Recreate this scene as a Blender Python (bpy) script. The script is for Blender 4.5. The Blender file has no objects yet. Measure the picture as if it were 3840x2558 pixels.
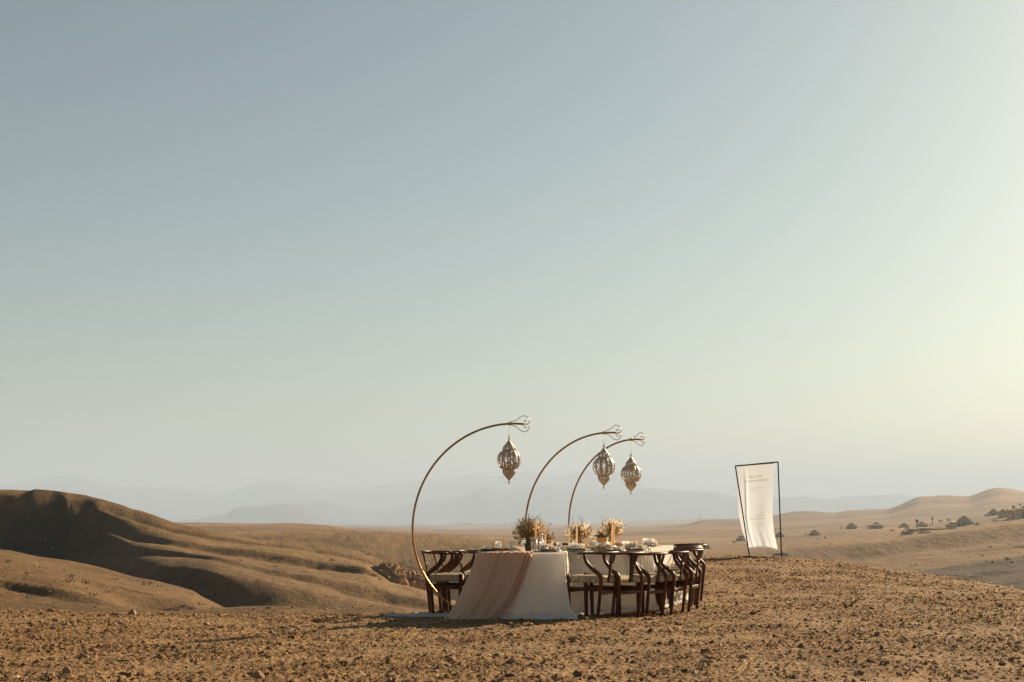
import bpy, bmesh, math, random
import numpy as np
from mathutils import Vector, Matrix

random.seed(7)
RNG = np.random.default_rng(7)
S = bpy.context.scene
COL = S.collection

# ---------------------------------------------------------------- camera, sky, sun, exposure
F, HOR, CX, CAMZ = 5333.0, 1908.0, 1920.0, 1.265      # focal length and horizon in photo pixels
cam = bpy.data.cameras.new('camera'); camo = bpy.data.objects.new('camera', cam)
COL.objects.link(camo)
camo.location = (0, 0, CAMZ); camo.rotation_euler = (math.radians(90), 0, 0)
cam.sensor_width = 36; cam.lens = F / 3840 * 36; cam.shift_y = (HOR - 1279) / 3840
cam.clip_start = 0.1; cam.clip_end = 60000
S.camera = camo

SUN_EL, SUN_AZ = math.radians(24), math.radians(43)    # azimuth to the right of the view direction
W = bpy.data.worlds.new('World'); S.world = W; W.use_nodes = True
wn, wl = W.node_tree.nodes, W.node_tree.links
bg = wn['Background']
sky = wn.new('ShaderNodeTexSky'); sky.sky_type = 'NISHITA'; sky.sun_disc = False
sky.sun_elevation = SUN_EL; sky.sun_rotation = SUN_AZ
sky.altitude = 600; sky.air_density = 1.0; sky.dust_density = 2.0; sky.ozone_density = 1.6
hs = wn.new('ShaderNodeHueSaturation'); hs.inputs['Saturation'].default_value = 0.9
gm = wn.new('ShaderNodeGamma'); gm.inputs['Gamma'].default_value = 1.08      # a thinner contrast than the clear-air sky
tint = wn.new('ShaderNodeMix'); tint.data_type = 'RGBA'; tint.blend_type = 'MULTIPLY'
tint.inputs[0].default_value = 1.0; tint.inputs[7].default_value = (0.555, 0.565, 0.462, 1)
wl.new(sky.outputs[0], gm.inputs[0]); wl.new(gm.outputs[0], hs.inputs['Color']); wl.new(hs.outputs[0], tint.inputs[6])
wl.new(tint.outputs[2], bg.inputs['Color'])
bg.inputs['Strength'].default_value = 0.05

sd = Vector((math.sin(SUN_AZ) * math.cos(SUN_EL), math.cos(SUN_AZ) * math.cos(SUN_EL), math.sin(SUN_EL)))
sl = bpy.data.lights.new('sun', 'SUN'); slo = bpy.data.objects.new('sun', sl); COL.objects.link(slo)
sl.energy = 5.0; sl.angle = math.radians(0.6); sl.color = (1.0, 0.80, 0.56)
slo.rotation_euler = sd.to_track_quat('Z', 'Y').to_euler(); slo.location = (20, 20, 30)

S.view_settings.view_transform = 'Standard'; S.view_settings.look = 'None'
S.view_settings.gamma = 1; S.view_settings.exposure = 1.40; S.view_settings.use_curve_mapping = False
HAZE = 1.35e-4

# ---------------------------------------------------------------- helpers
def tag(o, label=None, cat=None, group=None, kind=None):
    if label: o['label'] = label
    if cat: o['category'] = cat
    if group: o['group'] = group
    if kind: o['kind'] = kind
    return o

def empty(name, loc=(0, 0, 0), rz=0.0):
    o = bpy.data.objects.new(name, None); COL.objects.link(o)
    o.location = loc; o.rotation_euler = (0, 0, rz); o.empty_display_size = 0.1
    return o

def wp(px, py, Y):
    return Vector(((px - CX) / F * Y, Y, CAMZ - (py - HOR) / F * Y))

class MB:
    def __init__(s): s.v = []; s.f = []
    def add(s, verts, faces):
        n = len(s.v); s.v += [tuple(v) for v in verts]; s.f += [tuple(i + n for i in f) for f in faces]; return s
    def box(s, c, d, rz=0.0, M=None):
        x, y, z = d[0] / 2, d[1] / 2, d[2] / 2
        R = M if M is not None else Matrix.Rotation(rz, 3, 'Z'); c = Vector(c)
        vs = [c + R @ Vector(p) for p in ((-x, -y, -z), (x, -y, -z), (x, y, -z), (-x, y, -z), (-x, -y, z), (x, -y, z), (x, y, z), (-x, y, z))]
        return s.add(vs, [(0, 3, 2, 1), (4, 5, 6, 7), (0, 1, 5, 4), (1, 2, 6, 5), (2, 3, 7, 6), (3, 0, 4, 7)])
    def tube(s, pts, rad, n=8, flat=None, up=Vector((0, 0, 1)), sq=0.0, cap=True, twist=0.0):
        """swept section; rad = list/number, flat = (width, height) multipliers, sq = squareness"""
        pts = [Vector(p) for p in pts]; m = len(pts)
        if not isinstance(rad, (list, tuple)): rad = [rad] * m
        vs = []; fs = []; prev = None
        for i, p in enumerate(pts):
            t = (pts[min(i + 1, m - 1)] - pts[max(i - 1, 0)]).normalized()
            if prev is None:
                a = up if abs(t.dot(up)) < 0.95 else Vector((1, 0, 0))
                a = (a - t * a.dot(t)).normalized()
            else:
                a = (prev - t * prev.dot(t)).normalized()
            prev = a; b = t.cross(a)
            fw, fh = flat if flat else (1, 1)
            for k in range(n):
                an = 2 * math.pi * (k + 0.5) / n + twist
                ca, sa = math.cos(an), math.sin(an)
                r = rad[i]
                if sq > 0:
                    q = 1 / max(abs(ca), abs(sa)); r = r * (1 + sq * (q - 1))
                vs.append(p + b * (ca * r * fw) + a * (sa * r * fh))
        for i in range(m - 1):
            for k in range(n):
                k2 = (k + 1) % n
                fs.append((i * n + k, i * n + k2, (i + 1) * n + k2, (i + 1) * n + k))
        if cap:
            fs.append(tuple(reversed(range(n)))); fs.append(tuple((m - 1) * n + k for k in range(n)))
        return s.add(vs, fs)
    def lathe(s, prof, c=(0, 0, 0), n=16, M=None, cap=True, mod=None):
        c = Vector(c); vs = []; fs = []; m = len(prof)
        for r, z in prof:
            for k in range(n):
                an = 2 * math.pi * k / n
                rr = r * (mod(an, z) if mod else 1)
                p = Vector((rr * math.cos(an), rr * math.sin(an), z))
                vs.append(c + (M @ p if M is not None else p))
        for i in range(m - 1):
            for k in range(n):
                k2 = (k + 1) % n
                fs.append((i * n + k, i * n + k2, (i + 1) * n + k2, (i + 1) * n + k))
        if cap:
            fs.append(tuple(reversed(range(n)))); fs.append(tuple((m - 1) * n + k for k in range(n)))
        return s.add(vs, fs)
    def grid(s, P):
        """P[i][j] points"""
        a, b = len(P), len(P[0])
        return s.add([p for r in P for p in r], [(i * b + j, i * b + j + 1, (i + 1) * b + j + 1, (i + 1) * b + j) for i in range(a - 1) for j in range(b - 1)])
    def blade(s, a, b, w, side, bend=Vector((0, 0, 0)), n=3):
        a, b = Vector(a), Vector(b); L = []; R = []
        for i in range(n + 1):
            t = i / n; p = a.lerp(b, t) + bend * (t * t); ww = w * (1 - t) ** 0.6 * (0.5 + t if t < 0.5 else 1) + w * 0.04
            L.append(p - side * ww); R.append(p + side * ww)
        return s.grid([L, R])
    def ball(s, c, r, sc=(1, 1, 1), jit=0.0, n=6, m=4):
        c = Vector(c); vs = []; fs = []
        for i in range(1, m):
            th = math.pi * i / m
            for k in range(n):
                an = 2 * math.pi * k / n
                rr = r * (1 + random.uniform(-jit, jit))
                vs.append(c + Vector((rr * math.sin(th) * math.cos(an) * sc[0], rr * math.sin(th) * math.sin(an) * sc[1], rr * math.cos(th) * sc[2])))
        nb = len(vs); vs.append(c + Vector((0, 0, r * sc[2]))); vs.append(c - Vector((0, 0, r * sc[2])))
        for i in range(m - 2):
            for k in range(n):
                k2 = (k + 1) % n; fs.append((i * n + k, (i + 1) * n + k, (i + 1) * n + k2, i * n + k2))
        for k in range(n):
            k2 = (k + 1) % n; fs.append((nb, k, k2)); fs.append((nb + 1, (m - 2) * n + k2, (m - 2) * n + k))
        return s.add(vs, fs)
    def build(s, name, mat, parent=None, smooth=True, loc=None, thick=None, bevel=None, sub=0):
        me = bpy.data.meshes.new(name); me.from_pydata(s.v, [], s.f); me.update()
        if smooth: me.polygons.foreach_set('use_smooth', [True] * len(me.polygons))
        me.materials.append(mat)
        o = bpy.data.objects.new(name, me); COL.objects.link(o)
        if parent: o.parent = parent
        if loc is not None: o.location = loc
        if bevel:
            b = o.modifiers.new('bevel', 'BEVEL'); b.width = bevel; b.segments = 2; b.limit_method = 'ANGLE'
        if sub:
            b = o.modifiers.new('sub', 'SUBSURF'); b.levels = b.render_levels = sub
        if thick:
            b = o.modifiers.new('thick', 'SOLIDIFY'); b.thickness = thick; b.offset = 0
        return o

def np_mesh(name, V, Fq, mat, smooth=True, attr=None):
    me = bpy.data.meshes.new(name)
    me.vertices.add(len(V)); me.vertices.foreach_set('co', V.astype(np.float32).ravel())
    k = Fq.shape[1]
    me.loops.add(Fq.size); me.loops.foreach_set('vertex_index', Fq.astype(np.int32).ravel())
    me.polygons.add(len(Fq)); me.polygons.foreach_set('loop_start', np.arange(0, Fq.size, k, dtype=np.int32))
    me.update(calc_edges=True)
    me.polygons.foreach_set('use_smooth', np.full(len(Fq), smooth))
    if attr is not None:
        for an, av in attr.items():
            a = me.attributes.new(an, 'FLOAT', 'POINT'); a.data.foreach_set('value', av.astype(np.float32).ravel())
    me.materials.append(mat)
    o = bpy.data.objects.new(name, me); COL.objects.link(o); return o

def copy_tree(o, parent=None):
    c = o.copy(); COL.objects.link(c); c.parent = parent
    for ch in list(o.children): copy_tree(ch, c)
    return c

# numpy gradient noise
def _hash(ix, iy, sd_):
    n = (ix * 374761393 + iy * 668265263 + sd_ * 974711) & 0x7fffffff
    n = ((n ^ (n >> 13)) * 1274126177) & 0x7fffffff
    return n ^ (n >> 16)
def pn(x, y, seed=0):
    x = np.asarray(x, dtype=np.float64); y = np.asarray(y, dtype=np.float64)
    ix = np.floor(x).astype(np.int64); iy = np.floor(y).astype(np.int64); fx = x - ix; fy = y - iy
    def g(a, b):
        h = _hash(ix + a, iy + b, seed); an = (h % 4096) / 4096 * 2 * math.pi
        return np.cos(an) * (fx - a) + np.sin(an) * (fy - b)
    u = fx * fx * fx * (fx * (fx * 6 - 15) + 10); v = fy * fy * fy * (fy * (fy * 6 - 15) + 10)
    return (g(0, 0) * (1 - u) + g(1, 0) * u) * (1 - v) + (g(0, 1) * (1 - u) + g(1, 1) * u) * v
def fbm(x, y, o=4, seed=0):
    r = 0; a = 1.0
    for i in range(o):
        r = r + a * pn(x, y, seed + i); x = np.asarray(x) * 2.03 + 3.7; y = np.asarray(y) * 2.03 - 1.9; a *= 0.5
    return r
def cells(x, y, seed=0):
    """distance to the nearest jittered point and a random value for it"""
    ix = np.floor(x).astype(np.int64); iy = np.floor(y).astype(np.int64)
    best = np.full(np.shape(x), 9.0); val = np.zeros(np.shape(x))
    for a in (-1, 0, 1):
        for b in (-1, 0, 1):
            h = _hash(ix + a, iy + b, seed); h2 = _hash(ix + a, iy + b, seed + 77); h3 = _hash(ix + a, iy + b, seed + 191)
            dx = ix + a + (h % 1024) / 1024 - x; dy = iy + b + (h2 % 1024) / 1024 - y
            d = np.sqrt(dx * dx + dy * dy); m = d < best
            best = np.where(m, d, best); val = np.where(m, (h3 % 1024) / 1024, val)
    return best, val
def sstep(a, b, x):
    t = np.clip((x - a) / (b - a), 0, 1); return t * t * (3 - 2 * t)

# ---------------------------------------------------------------- materials
def nd(nt, t, **kw):
    n = nt.nodes.new(t)
    for k, v in kw.items(): setattr(n, k, v)
    return n
def mat(name, col, rough=0.6, metal=0.0, var=0.0, vscale=8.0, col2=None, bump=0.0, bscale=40.0, bdist=0.005, coat=0.0,
        trans=0.0, sss=0.0, translucent=0.0, stretch=None, spec=0.5, ior=1.45):
    m = bpy.data.materials.new(name); m.use_nodes = True; nt = m.node_tree
    p = nt.nodes['Principled BSDF']
    p.inputs['Base Color'].default_value = (*col, 1); p.inputs['Roughness'].default_value = rough
    p.inputs['Metallic'].default_value = metal; p.inputs['Coat Weight'].default_value = coat
    p.inputs['Transmission Weight'].default_value = trans; p.inputs['IOR'].default_value = ior
    p.inputs['Specular IOR Level'].default_value = spec
    if sss: p.inputs['Subsurface Weight'].default_value = sss; p.inputs['Subsurface Radius'].default_value = (0.03, 0.015, 0.006)
    tc = nd(nt, 'ShaderNodeTexCoord'); mp = nd(nt, 'ShaderNodeMapping')
    nt.links.new(tc.outputs['Object'], mp.inputs[0])
    if stretch: mp.inputs['Scale'].default_value = stretch
    if var or col2:
        n = nd(nt, 'ShaderNodeTexNoise'); n.inputs['Scale'].default_value = vscale; n.inputs['Detail'].default_value = 5
        nt.links.new(mp.outputs[0], n.inputs['Vector'])
        r = nd(nt, 'ShaderNodeValToRGB'); r.color_ramp.elements[0].position = 0.35; r.color_ramp.elements[1].position = 0.65
        c2 = col2 if col2 else tuple(c * (1 - var) for c in col)
        r.color_ramp.elements[0].color = (*c2, 1); r.color_ramp.elements[1].color = (*col, 1)
        nt.links.new(n.outputs['Fac'], r.inputs[0]); nt.links.new(r.outputs[0], p.inputs['Base Color'])
    if bump:
        n = nd(nt, 'ShaderNodeTexNoise'); n.inputs['Scale'].default_value = bscale; n.inputs['Detail'].default_value = 6
        nt.links.new(mp.outputs[0], n.inputs['Vector'])
        b = nd(nt, 'ShaderNodeBump'); b.inputs['Strength'].default_value = bump; b.inputs['Distance'].default_value = bdist
        nt.links.new(n.outputs['Fac'], b.inputs['Height']); nt.links.new(b.outputs[0], p.inputs['Normal'])
    if translucent:
        t = nd(nt, 'ShaderNodeBsdfTranslucent'); t.inputs['Color'].default_value = (*[min(1, c * 1.05) for c in col], 1)
        mx = nd(nt, 'ShaderNodeMixShader'); mx.inputs[0].default_value = translucent
        nt.links.new(p.outputs[0], mx.inputs[1]); nt.links.new(t.outputs[0], mx.inputs[2])
        nt.links.new(mx.outputs[0], nt.nodes['Material Output'].inputs[0])
    return m

def ground_mat(name, near):
    m = bpy.data.materials.new(name); m.use_nodes = True; nt = m.node_tree; L = nt.links
    p = nt.nodes['Principled BSDF']; p.inputs['Roughness'].default_value = 0.95; p.inputs['Specular IOR Level'].default_value = 0.15
    g = nd(nt, 'ShaderNodeNewGeometry')
    def noise(sc, det=5, rough=0.6, vec=None):
        n = nd(nt, 'ShaderNodeTexNoise'); n.inputs['Scale'].default_value = sc; n.inputs['Detail'].default_value = det
        n.inputs['Roughness'].default_value = rough; L.new(vec or g.outputs['Position'], n.inputs['Vector']); return n
    def ramp(src, stops):
        r = nd(nt, 'ShaderNodeValToRGB'); e = r.color_ramp.elements
        while len(e) < len(stops): e.new(0.5)
        for k, (a, c) in enumerate(stops): e[k].position = a; e[k].color = (*c, 1)
        L.new(src, r.inputs[0]); return r
    def mix(a, b, f, mode='MIX'):
        x = nd(nt, 'ShaderNodeMix', data_type='RGBA', blend_type=mode)
        if isinstance(f, float): x.inputs[0].default_value = f
        else: L.new(f, x.inputs[0])
        for s_, i in ((a, 6), (b, 7)):
            if isinstance(s_, tuple): x.inputs[i].default_value = (*s_, 1)
            else: L.new(s_, x.inputs[i])
        return x.outputs[2]
    if near:
        c = ramp(noise(1.3, 6).outputs['Fac'], [(0.32, (0.155, 0.090, 0.038)), (0.5, (0.24, 0.144, 0.064)), (0.68, (0.36, 0.234, 0.116))]).outputs[0]
        f = ramp(noise(34, 6, 0.7).outputs['Fac'], [(0.36, (0.38, 0.30, 0.24)), (0.5, (0.92, 0.90, 0.86)), (0.66, (1.5, 1.4, 1.25))]).outputs[0]
        c = mix(c, f, 1.0, 'MULTIPLY')
        f = ramp(noise(9, 5, 0.6).outputs['Fac'], [(0.34, (0.60, 0.52, 0.46)), (0.5, (0.98, 0.96, 0.93)), (0.7, (1.2, 1.16, 1.08))]).outputs[0]
        c = mix(c, f, 1.0, 'MULTIPLY')
        ab = nd(nt, 'ShaderNodeAttribute'); ab.attribute_name = 'bare'
        dust = ramp(noise(22, 5, 0.7).outputs['Fac'], [(0.35, (0.235, 0.145, 0.069)), (0.65, (0.40, 0.265, 0.138))]).outputs[0]
        mb_ = nd(nt, 'ShaderNodeMath', operation='MULTIPLY'); L.new(ab.outputs['Fac'], mb_.inputs[0]); mb_.inputs[1].default_value = 0.55
        c = mix(c, dust, mb_.outputs[0])
        L.new(c, p.inputs['Base Color'])
        n1 = noise(60, 8, 0.75); b = nd(nt, 'ShaderNodeBump'); b.inputs['Strength'].default_value = 0.9; b.inputs['Distance'].default_value = 0.02
        L.new(n1.outputs['Fac'], b.inputs['Height'])
        v = nd(nt, 'ShaderNodeTexVoronoi'); v.inputs['Scale'].default_value = 28; L.new(g.outputs['Position'], v.inputs['Vector'])
        b2 = nd(nt, 'ShaderNodeBump'); b2.inputs['Strength'].default_value = 0.7; b2.inputs['Distance'].default_value = 0.02; b2.invert = True
        L.new(v.outputs['Distance'], b2.inputs['Height']); L.new(b.outputs[0], b2.inputs['Normal']); L.new(b2.outputs[0], p.inputs['Normal'])
    else:
        c = ramp(noise(0.009, 7).outputs['Fac'], [(0.38, (0.135, 0.080, 0.031)), (0.62, (0.248, 0.154, 0.063))]).outputs[0]
        f = ramp(noise(0.35, 6, 0.7).outputs['Fac'], [(0.35, (0.72, 0.68, 0.62)), (0.65, (1.14, 1.12, 1.08))]).outputs[0]
        c = mix(c, f, 1.0, 'MULTIPLY')
        f = ramp(noise(2.6, 4, 0.8).outputs['Fac'], [(0.36, (0.70, 0.67, 0.62)), (0.5, (1.0, 1.0, 1.0)), (0.66, (1.22, 1.2, 1.15))]).outputs[0]
        c = mix(c, f, 1.0, 'MULTIPLY')
        # dark crust with pale stones; on the left hill the dark is painted shade
        a = nd(nt, 'ShaderNodeAttribute'); a.attribute_name = 'stony_shade'
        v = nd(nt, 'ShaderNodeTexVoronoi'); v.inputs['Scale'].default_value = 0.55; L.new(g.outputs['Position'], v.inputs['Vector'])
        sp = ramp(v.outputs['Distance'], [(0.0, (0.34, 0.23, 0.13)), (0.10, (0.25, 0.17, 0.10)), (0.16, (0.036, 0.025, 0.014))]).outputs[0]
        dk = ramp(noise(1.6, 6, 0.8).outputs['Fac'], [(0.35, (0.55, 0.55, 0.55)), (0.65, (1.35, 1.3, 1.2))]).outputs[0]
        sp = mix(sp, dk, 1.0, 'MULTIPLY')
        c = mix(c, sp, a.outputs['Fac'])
        f = ramp(noise(0.0016, 5).outputs['Fac'], [(0.38, (0.74, 0.72, 0.70)), (0.62, (1.16, 1.15, 1.13))]).outputs[0]
        c = mix(c, f, 1.0, 'MULTIPLY')
        am = nd(nt, 'ShaderNodeAttribute'); am.attribute_name = 'mountain'
        c = mix(c, (0.085, 0.075, 0.060), am.outputs['Fac'])
        L.new(c, p.inputs['Base Color'])
        n1 = noise(1.2, 7, 0.75); b = nd(nt, 'ShaderNodeBump'); b.inputs['Strength'].default_value = 0.6; b.inputs['Distance'].default_value = 0.5
        mg = nd(nt, 'ShaderNodeMapping'); mg.inputs['Scale'].default_value = (1.0, .35, 1.0); mg.inputs['Rotation'].default_value = (0, 0, .5); L.new(g.outputs['Position'], mg.inputs[0])
        n2 = noise(0.22, 6, 0.65, mg.outputs[0]); b2 = nd(nt, 'ShaderNodeBump'); b2.inputs['Strength'].default_value = 0.45; b2.inputs['Distance'].default_value = 2.2
        L.new(n2.outputs['Fac'], b2.inputs['Height']); L.new(b2.outputs[0], b.inputs['Normal'])
        L.new(n1.outputs['Fac'], b.inputs['Height']); L.new(b.outputs[0], p.inputs['Normal'])
    return m

M_GROUND = ground_mat('stony_earth', True)
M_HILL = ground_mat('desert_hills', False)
M_ROCK = mat('rock', (0.36, 0.215, 0.115), 0.95, var=0.45, vscale=3, bump=0.8, bscale=9, bdist=0.05, spec=0.2)
M_CLIFF = mat('cliff_rock', (0.40, 0.235, 0.12), 0.95, col2=(0.22, 0.13, 0.07), vscale=0.5, bump=1.0, bscale=1.2, bdist=0.6, spec=0.2)
M_GRAVEL = mat('gravel', (0.36, 0.24, 0.135), 0.95, col2=(0.13, 0.078, 0.042), vscale=3.0, bump=0.5, bscale=90, spec=0.2)
M_WOOD = mat('dark_wood', (0.115, 0.045, 0.022), 0.48, col2=(0.040, 0.015, 0.008), vscale=6, stretch=(1, 1, 0.25), bump=0.15, bscale=60, spec=0.20)
M_CORD = mat('paper_cord', (0.60, 0.47, 0.28), 0.8, col2=(0.26, 0.19, 0.10), stretch=(1, 1, .12), vscale=70, bump=0.5, bscale=150, bdist=0.004)
M_LINEN = mat('white_linen', (0.90, 0.86, 0.79), 0.9, translucent=0.5, bump=0.25, bscale=260, bdist=0.002, var=0.05, vscale=3, spec=0.1)
M_BLUSH = mat('blush_chiffon', (0.66, 0.47, 0.34), 0.85, translucent=0.4, bump=0.25, bscale=260, bdist=0.002, var=0.06, vscale=3, spec=0.1)
M_GAUZE = mat('white_gauze', (0.80, 0.76, 0.68), 0.9, translucent=0.40, bump=0.4, bscale=200, bdist=0.003, spec=0.1)
M_TRAIN = mat('sheer_gauze', (0.55, 0.52, 0.47), 0.9, translucent=0.3, bump=0.5, bscale=120, bdist=0.004, spec=0.1)
M_BANNER = mat('banner_muslin', (0.55, 0.59, 0.635), 0.9, translucent=0.45, bump=0.3, bscale=120, bdist=0.003, spec=0.1)
M_INK = mat('banner_ink', (0.45, 0.37, 0.27), 0.8, translucent=0.30)
M_BRASS = mat('brass', (0.42, 0.235, 0.075), 0.34, 0.9, var=0.3, vscale=10, bump=0.05, bscale=80)
M_BRASSD = mat('brass_lantern', (0.55, 0.43, 0.30), 0.5, 0.0, var=0.2, vscale=14)
M_BLACK = mat('black_metal', (0.012, 0.011, 0.011), 0.45)
M_NAPKIN = mat('napkin_cotton', (0.88, 0.76, 0.62), 0.9, translucent=0.62, spec=0.1)
M_NAPW = mat('napkin_white', (0.92, 0.87, 0.79), 0.9, translucent=0.62, spec=0.1)
M_PLATE = mat('stoneware', (0.42, 0.38, 0.31), 0.35, var=0.25, vscale=20)
M_DARKPLATE = mat('dark_stoneware', (0.035, 0.03, 0.026), 0.4)
M_GLASS = mat('pressed_glass', (0.95, 0.94, 0.90), 0.12, trans=0.45, translucent=0.25, ior=1.45, bump=0.5, bscale=70, bdist=0.004)
M_AMBER = mat('amber_clay', (0.62, 0.33, 0.12), 0.5, var=0.25, vscale=12, translucent=0.2)
M_BOX = mat('thin_wood', (0.74, 0.44, 0.18), 0.6, var=0.25, vscale=10, stretch=(1, 1, 6), translucent=0.15)
M_DARKVASE = mat('dark_vase', (0.060, 0.045, 0.022), 0.55)
M_CERAM = mat('white_ceramic', (0.72, 0.70, 0.66), 0.35)
M_WAX = mat('apricot_wax', (0.93, 0.71, 0.42), 0.45, translucent=0.35)
M_WAX2 = mat('peach_wax', (0.92, 0.74, 0.54), 0.45, translucent=0.45)
M_WICK = mat('wick', (0.03, 0.025, 0.02), 0.9)
M_PLY = mat('table_plywood', (0.62, 0.50, 0.36), 0.7, var=0.15)
M_BROWNF = mat('dried_brown', (0.33, 0.18, 0.075), 0.9, var=0.5, vscale=40, translucent=0.25)
M_RUST = mat('dried_rust', (0.44, 0.20, 0.065), 0.9, var=0.4, vscale=40, translucent=0.3)
M_STRAW = mat('dried_straw', (0.74, 0.59, 0.37), 0.9, var=0.25, vscale=40, translucent=0.45)
M_PAMPAS = mat('pampas', (0.88, 0.78, 0.60), 0.95, translucent=0.5)
M_SAGE = mat('dried_sage', (0.19, 0.17, 0.10), 0.9, var=0.4, vscale=40, translucent=0.2)
M_WALLM = mat('mud_wall', (0.64, 0.44, 0.23), 0.95, var=0.2, vscale=0.6)
M_ROOFM = mat('thatch_roof', (0.52, 0.35, 0.18), 0.95, var=0.25, vscale=0.8)
M_CANVAS = mat('tent_canvas', (0.82, 0.72, 0.58), 0.9, var=0.1, vscale=0.6, translucent=0.45)
M_HOLE = mat('dark_opening', (0.035, 0.03, 0.025), 0.9)
M_PALM = mat('palm_green', (0.060, 0.075, 0.028), 0.8, var=0.3, vscale=1)
M_TRUNK = mat('palm_trunk', (0.16, 0.11, 0.07), 0.95)
M_BUSH = mat('desert_bush', (0.085, 0.075, 0.040), 0.95, var=0.4, vscale=1)
M_WHITEP = mat('white_paint', (0.75, 0.74, 0.70), 0.5)
M_REDF = mat('red_fabric', (0.55, 0.05, 0.035), 0.8)
M_CONC = mat('concrete', (0.42, 0.38, 0.33), 0.9)
# woven seat relief: bands of cord running to the middle
def cord_bands():
    nt = M_CORD.node_tree; p = nt.nodes['Principled BSDF']; L = nt.links
    tc = nd(nt, 'ShaderNodeTexCoord'); sx = nd(nt, 'ShaderNodeSeparateXYZ'); L.new(tc.outputs['Object'], sx.inputs[0])
    ad = nd(nt, 'ShaderNodeMath', operation='ADD'); L.new(sx.outputs[0], ad.inputs[0]); L.new(sx.outputs[1], ad.inputs[1])
    mu = nd(nt, 'ShaderNodeMath', operation='MULTIPLY'); L.new(ad.outputs[0], mu.inputs[0]); mu.inputs[1].default_value = 420
    sn = nd(nt, 'ShaderNodeMath', operation='SINE'); L.new(mu.outputs[0], sn.inputs[0])
    b = nd(nt, 'ShaderNodeBump'); b.inputs['Strength'].default_value = 0.8; b.inputs['Distance'].default_value = 0.003
    L.new(sn.outputs[0], b.inputs['Height'])
    old = p.inputs['Normal'].links[0].from_socket; L.new(old, b.inputs['Normal']); L.new(b.outputs[0], p.inputs['Normal'])
cord_bands()

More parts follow.
